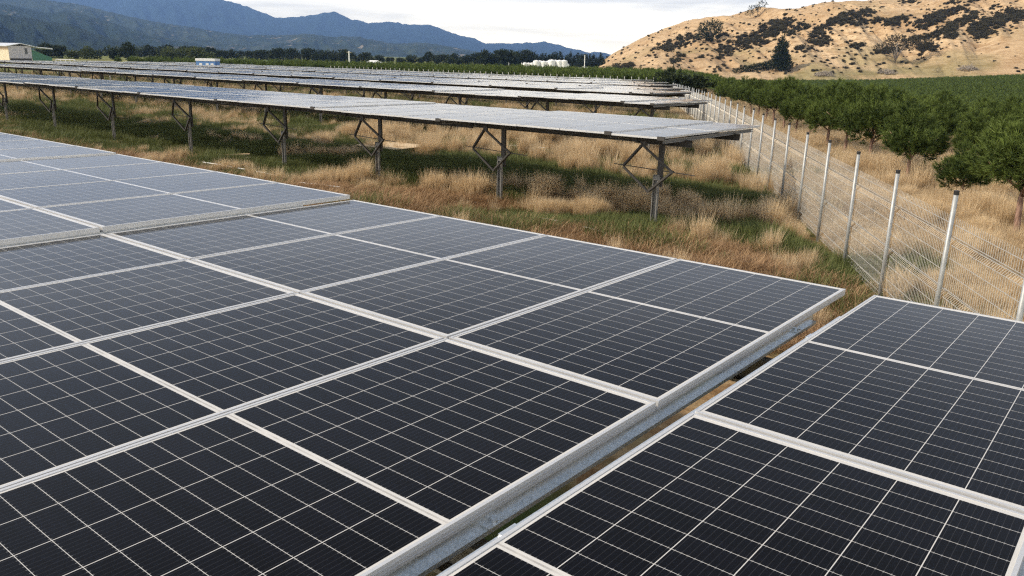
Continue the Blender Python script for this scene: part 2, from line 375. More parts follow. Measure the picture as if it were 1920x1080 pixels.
def table_near(u0, ncol, nv, zt, sup, mode, label, group, rowrot=None):
    """nv: near edge. root at the table's base on the ground. mode 0 full parts, 1 single-mesh panels, 2 one mesh"""
    width = PL + PITCHV; u1 = u0 + (ncol - 1) * PITCHU + PW
    x, y = uv2xy((u0 + u1) / 2, nv - width / 2); zg = gzs(x, y)
    root = bpy.data.objects.new('solar_table', None); COL.objects.link(root)
    root.location = (x, y, zg); root.rotation_euler = (0, 0, YAW); tag(root, label, 'solar panel table', group)
    cu, cv = (u0 + u1) / 2, nv - width / 2; Z = zt - zg
    for i in range(ncol):
        for j in range(2):
            loc = (u0 + i * PITCHU - cu, nv - width + j * PITCHV - cv, Z)
            tl = (random.uniform(-.0025, .0025), random.uniform(-.0025, .0025), 0)
            if mode == 0:
                p = link('solar_panel', ME_LAM, root, loc, tl); link('frame', ME_FRM, p)
            else: link('solar_panel', ME_PAN, root, loc, tl)
    beams(root, u0 - cu, u1 - cu, nv - cv, width, Z - .035)
    for s in sup: support(root, s - cu, nv - cv, Z - .035, 0, mode == 0)
    jb = MB(); jb.box(u0 - cu - .09, u0 - cu + .05, nv - cv - .03, nv - cv + .012, Z - .05, Z + .014); jb.obj('joint_clamp', M['dark'], root)
    return root
def far_table_mesh(ncol, Z, sup):
    b = MB(); width = PL + PITCHV; L = (ncol - 1) * PITCHU + PW
    for i in range(ncol):
        for j in range(2):
            x0 = i * PITCHU - L / 2; y0 = -width / 2 + j * PITCHV
            c_laminate(b, x0, y0, Z - .0025); c_frame(b, x0, y0, Z, 2)
    for fv in (.24, .72):
        v = width / 2 - width * fv; b.box(-L / 2 - .08, L / 2 + .02, v - .03, v + .03, Z - .235, Z - .105, 3)
    b.box(-L / 2 + .03, -L / 2 + .07, -width / 2 + .3, width / 2 - .2, Z - .104, Z - .037, 3)
    b.box(-L / 2 - .1, -L / 2 + .06, width / 2 - .05, width / 2 + .012, Z - .06, Z + .035, 3)
    for s in sup:
        nv = width / 2; pu = s - .14; pv = nv - .81
        b.box(pu - .05, pu + .05, pv - .03, pv + .03, -.2, Z - .17, 3)
        T = (s, nv - .40, Z - .2); Lp = (s + .50, nv - .59, Z - .64); R = (s - .55, nv - .58, Z - .65); B = (s - .01, nv - .80, Z - 1.09)
        for p, q in ((T, Lp), (T, R), (Lp, B), (R, B)): b.bar(p, q, .05, .055, 3, up=(0, 1, .2))
    return b.mesh('solar_table', [M['cells'], M['under'], M['alu'], M['dark']])
def row_u(px, py_guess, v):       # u where the row line v (near edge) crosses photo column px
    # solve for the ground-plan bearing of column px near the horizon
    r = ray(px, py_guess); bx = r[0]
    # point (u,v) with x/y = bx
    return (v * (VX - bx * VY)) / (bx * UY - UX)
ROWN = {1: 'nearest', 2: 'second', 3: 'third', 4: 'fourth', 5: 'fifth', 6: 'sixth', 7: 'seventh', 8: 'eighth'}
def first_row():
    """row 1 is the one in the foreground; its tables carry their own small tilts"""
    def place(o, yaw, us, vs):
        u = Vector((math.cos(yaw) * math.cos(us), math.sin(yaw) * math.cos(us), math.sin(us)))
        h = Vector((-math.sin(yaw), math.cos(yaw), 0)); n = u.cross(h); v = h * math.cos(vs) + n * math.sin(vs); n = u.cross(v)
        mtx = Matrix((u, v, n)).transposed().to_4x4(); mtx.translation = Vector(o); return mtx
    d = math.radians
    T1 = place((1.893, 4.42, CZ - 1.216), d(141.45), d(-.14), d(.70))
    T2 = place((2.020, 4.335, CZ - 1.222), d(141.1), d(-.33), d(.80))
    def tab(Mx, uo, ncol, zo, label, beam_end):
        base = Mx @ Vector((uo + ncol * PITCHU / 2, PL, 0)); base.z = 0
        R0 = Matrix.Translation(base) @ Matrix.Rotation(YAW, 4, 'Z')
        root = bpy.data.objects.new('solar_table', None); COL.objects.link(root); root.matrix_world = R0
        tag(root, label, 'solar panel table', 'solar tables of the foreground row'); Q = R0.inverted() @ Mx
        def put(name, me, loc, par=root):
            o = link(name, me, par); o.matrix_local = Q @ Matrix.Translation(loc); return o
        for i in range(ncol):
            for j in range(2):
                p = put('solar_panel', ME_LAM, (uo + i * PITCHU, j * PITCHV, zo)); link('frame', ME_FRM, p)
                p.matrix_local = Q @ Matrix.Translation((uo + i * PITCHU, j * PITCHV, zo)) @ Euler((random.uniform(-.0013, .0013), random.uniform(-.0013, .0013), 0)).to_matrix().to_4x4()
        L = ncol * PITCHU - .014
        for (uu, side) in ((uo, 1), (uo + L, -1)):       # galvanised rails running front to back under the panel ends
            b = MB(); y0, y1 = (.50, 2 * PL - .3)
            if side > 0:       # Z section: top flange under the panel, bottom flange reaching into the gap
                w0 = uu + .006
                b.box(w0, w0 + .003, y0, y1, zo - .076, zo - .037); b.box(w0 + .003, w0 + .05, y0, y1, zo - .040, zo - .037)
                b.box(w0 - .018, w0, y0, y1, zo - .076, zo - .073); b.box(w0 - .021, w0 - .0182, y0, y1, zo - .088, zo - .073)
            else:              # C section open towards the gap
                w0 = uu + .045
                b.box(w0 - .076, w0, y0 - .06, y1, zo - .040, zo - .037); b.box(w0 - .003, w0, y0 - .06, y1, zo - .052, zo - .0402)
                b.box(w0 - .079, w0 - .0762, y0 - .06, y1, zo - .135, zo - .037)
            put('rail', b.mesh('rail', [M['galvanised']]), (0, 0, 0))
        for j, vv in enumerate((1.05, 3.1)):
            b = MB(); b.channel((uo - .06, vv, zo - .205), (uo + L + .02, vv, zo - .205), .06, .14, .006, -1)
            put('beam', b.mesh('beam', [M['weathered']]), (0, 0, 0))
        for vv in (1.05, 3.1):
            b = MB(); pu = uo + L * .5
            b.channel((pu, vv + .02, -.28 + zo), (pu, vv + .02, -2.2), .06, .11, .006, 1, 0, up=(1, 0, 0)); put('post', b.mesh('post', [M['weathered']]), (0, 0, 0))
        return root, put
    r1, put1 = tab(T1, 0, 4, 0, 'four panels wide solar table filling the foreground, right of the raised step', 0)
    labs = ['solar table just above the raised step in the foreground row', 'pale reflecting solar table second beyond the raised step of the foreground row',
            'solar table third beyond the raised step of the foreground row', 'solar table fourth beyond the raised step of the foreground row', 'solar table fifth beyond the raised step of the foreground row',
            'solar table sixth beyond the raised step of the foreground row']
    for k in range(6): tab(T1, (k + 1) * 4 * PITCHU + .035 * (k + 1), 4, .036 + .012 * k, labs[k], 0)
    r2, put2 = tab(T2, -PW, 1, 0, 'narrow solar table one panel wide beside the steel-lined gap in the foreground', 0)
    b = MB(); b.box(.035, .150, .30, 2 * PL - .5, -.215, -.150); put2('beam', b.mesh('beam', [M['dark']]), (0, 0, 0))  # dark beam added below the gap so the slot looks dark
    # splice plates with bolts in the gap
    for put, pts, w in ((put1, ((.0, .74), (.0, 3.10)), 1), (put2, ((.012, .90), (.012, 3.16)), 1)):
        for (uu, vv) in pts:
            b = MB(); zz = -.0345 if put is put2 else -.0705
            b.box(uu - .02, uu + (.014 if put is put1 else .034), vv - .035, vv + .035, zz - .002, zz + .003)
            b.tube([(uu - .008, vv, zz + .003), (uu - .008, vv, zz + .012)], .009, 6); put('splice_plate', b.mesh('splice_plate', [M['galvanised']]), (0, 0, 0))
first_row()
ZT2 = CZ - 1.262
def rows():
    r2s = [7.47, 11.27, 15.17, 18.97, 23.76, 28.72, 33.41, 38.0, 42.3]
    u = 6.93; NV2 = -12.66; k = 0
    while u < 47:
        n = 1 if k == 0 else 4; u1 = u + n * PITCHU
        sup = [s for s in r2s if u <= s < u1 + .03]
        lab = 'narrow end table of the second row, one panel wide, above tall straw grass' if k == 0 else 'four-wide solar table, %s from the fence end of the second row' % ORD(k + 1)
        table_near(u, n, NV2, ZT2 + (.0, .018, -.012, .01, -.006)[k % 5], sup, 0 if k < 5 else 1, lab, 'solar tables of the second row')
        u = u1 + .03; k += 1
    u = 13.03; k = 0; s0 = 13.6
    while u < 70:
        n = 1 if k == 0 else 4; u1 = u + n * PITCHU
        sup = [s0 + 4.27 * i for i in range(16) if u <= s0 + 4.27 * i < u1 + .03]
        lab = 'narrow end table of the third row, one panel wide, near the fence' if k == 0 else 'four-wide solar table, %s from the fence end of the third row' % ORD(k + 1)
        table_near(u, n, -23.1, CZ - 1.272 + (.0, .02, -.015, .012)[k % 4], sup, 1, lab, 'solar tables of the third row')
        u = u1 + .03; k += 1
    #          row: near-edge v, apparent v, right px, left px (None = runs out of the picture)
    far = {4: (-33.3, 30.5, 1221, None), 5: (-43.8, 35.1, 1226, 60), 6: (-54.3, 41.0, 1221, 160), 7: (-64.8, 45.4, 1208, 245), 8: (-75.3, 50.2, 1185, 315)}
    cache = {}
    for r, (v, va, pr, plft) in far.items():
        z = CZ - 1.272 * (-v) / va
        ur = row_u(pr, 165, v); ul = row_u(plft, 111, v) if plft is not None else row_u(-40, 111, v)
        u = ur; k = 0
        while u < ul:
            n = 1 if k == 0 else 4; L = n * PITCHU - (PITCHU - PW)
            x, y = uv2xy(u + L / 2, v - (PL + PITCHV) / 2); zg = gzs(x, y)
            Z = z - zg
            key = (n, round(Z, 1))
            if key not in cache: cache[key] = far_table_mesh(n, round(Z, 1), [-.05] if n == 1 else [.4])
            lab = 'distant narrow end table of the %s row, nearest the fence' % ROWN[r] if k == 0 else 'distant solar table, %s from the fence end of the %s row' % (ORD(k + 1), ROWN[r])
            o = link('solar_table', cache[key], None, (x, y, z - round(Z, 1) + (.015, -.01, .02, 0)[k % 4]), (0, 0, YAW))
            tag(o, lab, 'solar panel table', 'distant solar tables of the %s row' % ROWN[r])
            u += n * PITCHU + .03; k += 1
rows()
# ------------------------------------------------------------------ fence
def fence():
    root = bpy.data.objects.new('mesh_fence', None); COL.objects.link(root)
    y0 = 6.55; x0 = FX0 + FDX * y0; root.location = (x0, y0, gzs(x0, y0))
    tag(root, 'long galvanised welded wire fence with round steel posts between panels and pines', 'fence')
    dirv = Vector((FDX, 1, 0)).normalized(); ang = math.atan2(dirv.y, dirv.x)
    pm = MB(); pm.smooth = True; pm.tube([(0, 0, -.25), (0, 0, 1.79)], .0245, 12); ME_P = pm.mesh('post', [M['tube']])
    cm = MB(); cm.tube([(0, 0, 1.765), (0, 0, 1.808)], .0275, 12); ME_C = cm.mesh('cap', [M['cap']])
    def panel(L, detail):
        b = MB(); H = 1.50; bends = (.13, .68, 1.25)
        def prof():
            pts = [(0, 0)]
            for z in bends: pts += [(0, z - .05), (-.045, z), (0, z + .05)]
            pts.append((0, H)); return pts
        pr = prof(); n = int(L / .05)
        w = .0036
        for i in range(n + 1):
            x = .04 + i * (L - .08) / n
            for (a, za), (c, zc) in zip(pr[:-1], pr[1:]):
                vs = [(x - w / 2, a - w / 2, za), (x + w / 2, a - w / 2, za), (x, a + w / 2, za), (x - w / 2, c - w / 2, zc), (x + w / 2, c - w / 2, zc), (x, c + w / 2, zc)]
                b.add(vs, [(0, 1, 4, 3), (1, 2, 5, 4), (2, 0, 3, 5)])
        zs = [.03, .08, .18, .32, .50, .63, .73, .90, 1.06, 1.20, 1.30, 1.42]
        for z in zs: b.bar((.02, .005, z), (L - .02, .005, z), .005, .005)
        for z in bends: b.bar((.02, -.045, z), (L - .02, -.045, z), .006, .006)
        return b.mesh('mesh_panel', [M['wire']])
    M['wire'] = mat('wire_zinc', (.50, .49, .46), .5, .3)
    SP = 1.93; MP = panel(SP, True)
    for i in range(38):
        o = dirv * (SP * i); x, y = x0 + o.x, y0 + o.y; z = gzs(x, y) - gzs(x0, y0)
        p = link('post', ME_P, root, (o.x - (.05 if i == 0 else 0), o.y, z + (.02 * math.sin(i * 2.3))), (math.radians(.7 * math.sin(i * 1.7)), math.radians(.6 * math.sin(i * 3.1)), 0))
        if i < 24: link('cap', ME_C, p)
        if i < 37:
            z2 = gzs(x + dirv.x * SP, y + dirv.y * SP) - gzs(x0, y0)
            link('mesh_panel', MP, root, (o.x + dirv.y * .045, o.y - dirv.x * .045, z + .04), (0, -math.atan2(z2 - z, SP), ang))
fence()
def far_fence():
    root = bpy.data.objects.new('post_fence', None); COL.objects.link(root)
    tag(root, 'distant row of pale fence posts behind the last row of solar tables', 'fence')
    ua, ub = row_u(1240, 150, -81.5), row_u(620, 120, -81.5); xa, ya = uv2xy(ua, -81.5); root.location = (xa, ya, gzs(xa, ya))
    b = MB(); b.tube([(0, 0, -.2), (0, 0, 2.0)], .045, 6); me = b.mesh('post', [M['wire']])
    n = 60
    for i in range(n + 1):
        x, y = uv2xy(lerp(ua, ub, i / n), -81.5); link('post', me, root, (x - xa, y - ya, gzs(x, y) - gzs(xa, ya)))
    w = MB()
    xb, yb = uv2xy(ub, -81.5)
    for z in (.4, .8, 1.2, 1.6): w.bar((0, 0, z), (xb - xa, yb - ya, z + gzs(xb, yb) - gzs(xa, ya)), .006, .006)
    w.obj('wire', M['wire'], root)
far_fence()
#@@PART2@@
# ------------------------------------------------------------------ foliage meshes
def tone_attr(me, T):
    a = me.attributes.new('tone', 'FLOAT', 'POINT'); a.data.foreach_set('value', np.asarray(T, np.float32))
def needles(P, D, n, ln, wd, spread, rng, tip=1.0, base=0.0, tbias=None):
    """P,D: shoot positions / axes. returns V,F,T: n thin triangles round each shoot axis"""
    k = len(P); P = np.repeat(P, n, 0); D = np.repeat(D, n, 0)
    r = rng.normal(size=(k * n, 3)); d = D + r * spread; d /= np.linalg.norm(d, axis=1)[:, None]
    s = np.cross(d, rng.normal(size=(k * n, 3))); s /= np.linalg.norm(s, axis=1)[:, None] + 1e-9
    L = ln * rng.uniform(.65, 1.2, (k * n, 1)); off = D * ln * rng.uniform(-.5, .5, (k * n, 1))
    a = P + off - s * wd / 2; b = P + off + s * wd / 2; c = P + off + d * L
    V = np.stack([a, b, c], 1).reshape(-1, 3); F = np.arange(len(V)).reshape(-1, 3)
    tb = np.zeros(k) if tbias is None else tbias; tb = np.repeat(tb, n)
    T = np.stack([tb + base, tb + base, tb + tip * .6], 1).reshape(-1)
    return V, F, np.clip(T, 0, 1)
def crown_mesh(name, mats, seed, lobes, n_shoot, n_needle, ln, wd, spread=.45, upbias=.8, tonelo=.0, tonehi=.55, inner=.55):
    """lobes: list of (x,y,z,rx,ry,rz); shoots fill each lobe's outer shell, pointing out and up"""
    rng = np.random.default_rng(seed); lo = np.array(lobes, float); w = lo[:, 3] * lo[:, 4] + lo[:, 5] * lo[:, 3]; w = w / w.sum()
    ix = rng.choice(len(lo), n_shoot, p=w); q = rng.normal(size=(n_shoot, 3)); q /= np.linalg.norm(q, axis=1)[:, None]
    rad = rng.uniform(inner, 1.06, (n_shoot, 1)) ** .7
    P = lo[ix, :3] + q * lo[ix, 3:] * rad
    D = q * 1.0 + np.array([0, 0, upbias]); D /= np.linalg.norm(D, axis=1)[:, None]
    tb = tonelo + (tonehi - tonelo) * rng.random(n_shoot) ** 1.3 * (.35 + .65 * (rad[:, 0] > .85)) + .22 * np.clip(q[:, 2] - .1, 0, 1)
    V, F, T = needles(P, D, n_needle, ln, wd, spread, rng, .7, 0, tb)
    me = npmesh(name, V, F, mats); tone_attr(me, T); return me
def blades(name, mats, seed, n, h, wd, rad, lean, curve=.5, tlo=.0, thi=1., droop=0.):
    rng = np.random.default_rng(seed); a = rng.uniform(0, 2 * np.pi, n); r = rad * np.sqrt(rng.random(n))
    P = np.stack([r * np.cos(a), r * np.sin(a), np.full(n, -.02)], 1)
    b = a + rng.normal(0, .9, n); H = h * rng.uniform(.45, 1.1, n); ln = lean * rng.uniform(.2, 1.3, n)
    O = np.stack([np.cos(b), np.sin(b), np.zeros(n)], 1); S = np.stack([-np.sin(b), np.cos(b), np.zeros(n)], 1) * (wd / 2)
    rows_ = []
    for t, w in ((0, 1), (.5, .8), (1, .12)):
        c = P + O * (ln * H * (t * (1 - curve) + curve * t * t))[:, None] + np.array([0, 0, 1.]) * (H * (t - droop * t * t))[:, None]
        rows_.append(c - S * w); rows_.append(c + S * w)
    V = np.stack(rows_, 1).reshape(-1, 3); k = np.arange(n)[:, None] * 6
    F = np.concatenate([k + np.array([[0, 1, 3, 2]]), k + np.array([[2, 3, 5, 4]])], 0)
    me = npmesh(name, V, F, mats); tb = tlo + (thi - tlo) * rng.random(n)
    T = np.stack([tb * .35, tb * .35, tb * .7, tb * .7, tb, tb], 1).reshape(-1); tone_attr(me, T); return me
def scatter(name, pts, rotz, scl, idx, meshes, label=None, cat=None):
    pts = np.asarray(pts, np.float32); n = len(pts)
    me = bpy.data.meshes.new(name); me.vertices.add(n); me.vertices.foreach_set('co', pts.ravel())
    a = me.attributes.new('rotv', 'FLOAT_VECTOR', 'POINT'); rv = np.zeros((n, 3), np.float32); rv[:, 2] = rotz; a.data.foreach_set('vector', rv.ravel())
    a = me.attributes.new('sclv', 'FLOAT_VECTOR', 'POINT'); sv = np.asarray(scl, np.float32); sv = np.repeat(sv[:, None], 3, 1) if sv.ndim == 1 else sv
    a.data.foreach_set('vector', np.ascontiguousarray(sv).ravel())
    a = me.attributes.new('pick', 'INT', 'POINT'); a.data.foreach_set('value', np.asarray(idx, np.int32))
    o = link(name, me); tag(o, label, cat, None, 'stuff')
    src = bpy.data.collections.new(name + '_sources')
    for k, m in enumerate(meshes):
        so = bpy.data.objects.new('%s_source_%02d' % (name, k), m); src.objects.link(so)
    ng = bpy.data.node_groups.new(name + '_nodes', 'GeometryNodeTree')
    ng.interface.new_socket('Geometry', in_out='INPUT', socket_type='NodeSocketGeometry'); ng.interface.new_socket('Geometry', in_out='OUTPUT', socket_type='NodeSocketGeometry')
    N = ng.nodes; L = ng.links; gi = N.new('NodeGroupInput'); go = N.new('NodeGroupOutput')
    ci = N.new('GeometryNodeCollectionInfo'); ci.inputs['Collection'].default_value = src; ci.inputs['Separate Children'].default_value = True; ci.inputs['Reset Children'].default_value = True
    ip = N.new('GeometryNodeInstanceOnPoints'); L.new(gi.outputs[0], ip.inputs['Points']); L.new(ci.outputs[0], ip.inputs['Instance']); ip.inputs['Pick Instance'].default_value = True
    def na(nm, t):
        q = N.new('GeometryNodeInputNamedAttribute'); q.data_type = t; q.inputs['Name'].default_value = nm; return q.outputs[0]
    L.new(na('pick', 'INT'), ip.inputs['Instance Index']); L.new(na('rotv', 'FLOAT_VECTOR'), ip.inputs['Rotation']); L.new(na('sclv', 'FLOAT_VECTOR'), ip.inputs['Scale'])
    L.new(ip.outputs[0], go.inputs[0]); md = o.modifiers.new('scatter', 'NODES'); md.node_group = ng
    return o
# ------------------------------------------------------------------ grass
def grass():
    rng = np.random.default_rng(5)
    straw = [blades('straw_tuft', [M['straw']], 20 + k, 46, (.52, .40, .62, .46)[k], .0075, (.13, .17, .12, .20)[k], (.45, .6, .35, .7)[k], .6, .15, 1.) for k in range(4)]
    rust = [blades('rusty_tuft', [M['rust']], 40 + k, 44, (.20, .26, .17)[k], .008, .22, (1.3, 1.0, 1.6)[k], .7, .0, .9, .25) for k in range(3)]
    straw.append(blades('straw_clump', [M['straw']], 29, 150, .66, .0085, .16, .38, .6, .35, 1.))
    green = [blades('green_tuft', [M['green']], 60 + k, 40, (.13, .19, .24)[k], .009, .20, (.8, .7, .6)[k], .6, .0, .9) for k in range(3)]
    # candidate points over the visible ground, thinning with distance
    def cand(n, dmin, dmax, bmin, bmax):
        b = rng.uniform(bmin, bmax, n); y = np.sqrt(rng.uniform(dmin ** 2, dmax ** 2, n)); return b * y, y
    X = []; Y = []; S = []
    for n, a, b, b0, b1, sc in ((34000, 8.5, 19, -.75, .80, 1.0), (42000, 19, 36, -.80, .75, 1.1), (30000, 36, 70, -.80, .62, 1.35), (14000, 70, 115, -.8, .35, 1.7)):
        x, y = cand(n, a, b, b0, b1); X.append(x); Y.append(y); S.append(np.full(n, sc))
    X = np.concatenate(X); Y = np.concatenate(Y); S = np.concatenate(S)
    u = X * UX + Y * UY; v = X * VX + Y * VY; s = X - (FX0 + FDX * Y)
    keep = (v < -7.2) & ~((s > -.12) & (s < .1)) & ~((s > 22) & (Y > 30))
    X, Y, S, u, v, s = (k[keep] for k in (X, Y, S, u, v, s))
    nA = fbm(X / 2.6, Y / 2.6, 5, 4); nB = fbm(X / 1.1 + 50, Y / 1.1, 9, 3); nC = fbm(X / 6.0, Y / 6.0 + 30, 15, 3); r = rng.random(len(X))
    out = s > 0                                        # outside the fence: all straw
    # front strip behind the foreground row is trampled and rusty
    fr = 1 - sstep(12.2, 13.8, -v + (nC - .5) * 2.5)
    # straw pushes up near the fence end, green towards the far end of the second row
    fe = 1 - sstep(9.0, 19., u + (nC - .5) * 8)
    gsc = np.where(out, .0, .88 - .22 * fe - .35 * fr + (nA - .5) * 3.6 + (nB - .5) * 2.4)
    gsc = gsc + .42 * sstep(13.2, 14.2, -v) * (1 - sstep(17.6, 18.8, -v)) * np.where(out, 0, 1)
    gsc = np.where(~out & (v < -19.5), gsc - .75, gsc)
    gsc = np.where(out, (nA - .60) * 3 + .42 * (1 - sstep(0, 5, s)) + (nB - .5), gsc)
    isg = gsc > .52 + (r - .5) * .25
    isg = isg & ~((v > -11.8) & (r < .55)); rs = np.where(out, .30 * (1 - sstep(1, 5, s)) + (nB - .5) * 1.5, fr * .80 + (nB - .5) * 1.6 + np.where(v > -14.5, .0, -.15)); isr = (~isg) & (rs > .50 + (r - .5) * .3)
    iss = ~(isg | isr)
    z = gz(X, Y) + bumpz(X, Y)
    sz = S * rng.uniform(.55, 1.3, len(X)) * (0.62 + 1.3 * (nB - .35))
    rr = rng.uniform(0, 6.28, len(X))
    # thin the straw out where it is clumpy inside the fence
    th = iss & ~out & (fbm(X / .9, Y / .9 + 7, 31, 2) < .46)
    iss = iss & ~th; isr = isr | (th & (r > .75)); isg = isg | (th & (r < .45))
    low = 1 - .35 * (sstep(14, 30, u))
    P = np.stack([X, Y, z], 1)
    pk = np.where((fbm(X / .55, Y / .55, 77, 2) > .60) & (S < 1.3), 4, rng.integers(0, 4, len(X)))
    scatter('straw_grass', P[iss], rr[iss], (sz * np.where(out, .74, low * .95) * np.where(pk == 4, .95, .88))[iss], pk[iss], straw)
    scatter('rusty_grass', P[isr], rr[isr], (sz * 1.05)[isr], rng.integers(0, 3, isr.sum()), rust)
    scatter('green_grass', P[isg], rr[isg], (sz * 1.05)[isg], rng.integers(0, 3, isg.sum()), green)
    print('grass', iss.sum(), isr.sum(), isg.sum())
grass()
# ------------------------------------------------------------------ pine orchard beyond the fence
def pine_variant(seed, n_sh, n_ne, wd, ln, wide=1.0, up=1.0, spr=.55):
    rng = np.random.default_rng(seed); lobes = []
    for k in range(9):
        a = k * 2.4 + rng.uniform(-.3, .3); rr = rng.uniform(.34, .58) * wide; zz = rng.uniform(.88, 1.35)
        lobes.append((rr * math.cos(a), rr * math.sin(a), zz, rng.uniform(.32, .44), rng.uniform(.32, .44), rng.uniform(.28, .38)))
    lobes.append((0, 0, 1.25, .55, .55, .55)); lobes.append((rng.uniform(-.15, .15), rng.uniform(-.15, .15), 1.75, .32, .32, .34))
    lobes = [(a, b, c + .22, d, e, f) for a, b, c, d, e, f in lobes]
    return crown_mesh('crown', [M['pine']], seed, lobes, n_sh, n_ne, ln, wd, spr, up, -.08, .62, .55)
def pine_trunk(seed):
    rng = random.Random(seed); b = MB(); b.smooth = True; th = .72; lx, ly = rng.uniform(-.06, .06), rng.uniform(-.06, .06)
    b.tube([(0, 0, -.15), (lx * .5, ly * .5, .35), (lx, ly, th), (lx * 1.3, ly * 1.3, 1.2), (lx, ly, 1.6)], [.060, .050, .044, .030, .012], 8)
    for k in range(6):
        a = k * 1.05 + rng.uniform(-.3, .3); h = th + rng.uniform(-.02, .25); r = rng.uniform(.45, .75)
        b.tube([(lx, ly, h), (lx + r * .45 * math.cos(a), ly + r * .45 * math.sin(a), h + .22), (lx + r * math.cos(a), ly + r * math.sin(a), h + .50)], [.026, .018, .007], 6)
    return b.mesh('trunk', [M['bark']])
def orchard():
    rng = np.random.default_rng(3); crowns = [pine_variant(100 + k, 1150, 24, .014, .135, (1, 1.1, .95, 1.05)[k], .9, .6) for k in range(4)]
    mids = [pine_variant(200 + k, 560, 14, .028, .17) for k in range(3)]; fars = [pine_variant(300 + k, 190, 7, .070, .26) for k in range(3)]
    trunks = [pine_trunk(k) for k in range(4)]
    # the row beside the fence, then every tree of the block
    T = []; d = Vector((FDX, 1, 0)).normalized(); n = Vector((d.y, -d.x, 0))
    fixed = [(*onground(px, py)[:2], sc) for px, py, sc in ((1903, 452, 1.08), (1796, 400, .66), (1700, 350, 1.0), (1628, 320, 1.06), (1582, 298, 1.1), (1548, 284, 1.1))]
    for (x, y, s) in fixed: T.append((x, y, s, 0))
    for k in range(6, 19): T.append((fixed[-1][0] + .160 * (3.3 * (k - 5)), fixed[-1][1] + 3.3 * (k - 5), rng.uniform(.95, 1.15), 0))
    row = 1
    for row in range(1, 108):
        off = row * 2.4; st = 2.6 if row % 2 else 4.1
        for k in range(0, 150):
            y = st + 9 + k * 2.6 + rng.uniform(-.35, .35); x = 9.6 + .165 * (y - 14.8) + off * 1.02 + rng.uniform(-.3, .3)
            b = x / y
            if b > .78 or y > 400 or y < 12: continue
            T.append((x, y, rng.uniform(.84, 1.08), row))
    # trees at the end of the fence, towards the far side
    for i in range(2600):
        y = rng.uniform(98, 190); b = rng.uniform(-.62, .24); T.append((b * y, y, rng.uniform(.85, 1.1), 99))
    T = [(x, y, s, r) for x, y, s, r in T if not (r == 99 and (x * VX + y * VY) > -88)]
    T.sort(key=lambda t: math.hypot(t[0], t[1])); vis = [t for t in T if t[0] / t[1] < .72]
    near = [t for t in vis if t[3] < 99][:300]; ns = set(id(t) for t in near); rest = [t for t in T if id(t) not in ns]
    front = 0; lab = {0: 'large round pine on a reddish trunk, nearest to the fence corner', 1: 'smallest pine with a bare forked trunk in the row beside the fence',
                      2: 'third pine along the fence, its crown low and spreading', 3: 'fourth pine along the fence with a slanting side limb', 4: 'fifth pine along the fence, tall crown over two thin trunks'}
    cnt = {}
    for q, (x, y, s, r) in enumerate(near):
        z = gzs(x, y) - .03; ro = rng.uniform(0, 6.28); dist = math.hypot(x, y); v = q % 4
        cnt[r] = cnt.get(r, 0) + 1
        if r == 0: L = lab.get(cnt[0] - 1, 'orchard pine, %s along the row beside the wire fence' % ORD(cnt[0])); G = 'pines in the row beside the fence'
        elif r <= 4: L = 'bushy orchard pine, %s along the %s row behind the fence-side pines' % (ORD(cnt[r]), ORD(r)); G = 'pines of the %s orchard row' % ORD(r)
        else: L = 'small bushy orchard pine crowded among others in the dense green block'; G = 'crowded orchard pines'
        if q < 70:
            root = bpy.data.objects.new('pine_tree', None); COL.objects.link(root); root.location = (x, y, z); root.rotation_euler = (0, 0, ro); root.scale = (s, s, s * (1.0 if r else 1.02))
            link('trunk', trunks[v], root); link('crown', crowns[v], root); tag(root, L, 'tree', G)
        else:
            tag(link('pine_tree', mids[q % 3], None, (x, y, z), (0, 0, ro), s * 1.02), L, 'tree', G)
    R = np.array([(x, y) for x, y, s, r in rest]); S = np.array([s for x, y, s, r in rest]); dd = np.hypot(R[:, 0], R[:, 1])
    P = np.stack([R[:, 0], R[:, 1], gz(R[:, 0], R[:, 1])], 1)
    idx = np.where(dd < 60, rng.integers(0, 3, len(R)), 3 + rng.integers(0, 3, len(R)))
    scatter('orchard_pines', P, rng.uniform(0, 6.28, len(R)), S * 1.0, idx, mids + fars)
    print('orchard', len(near), len(rest))
orchard()
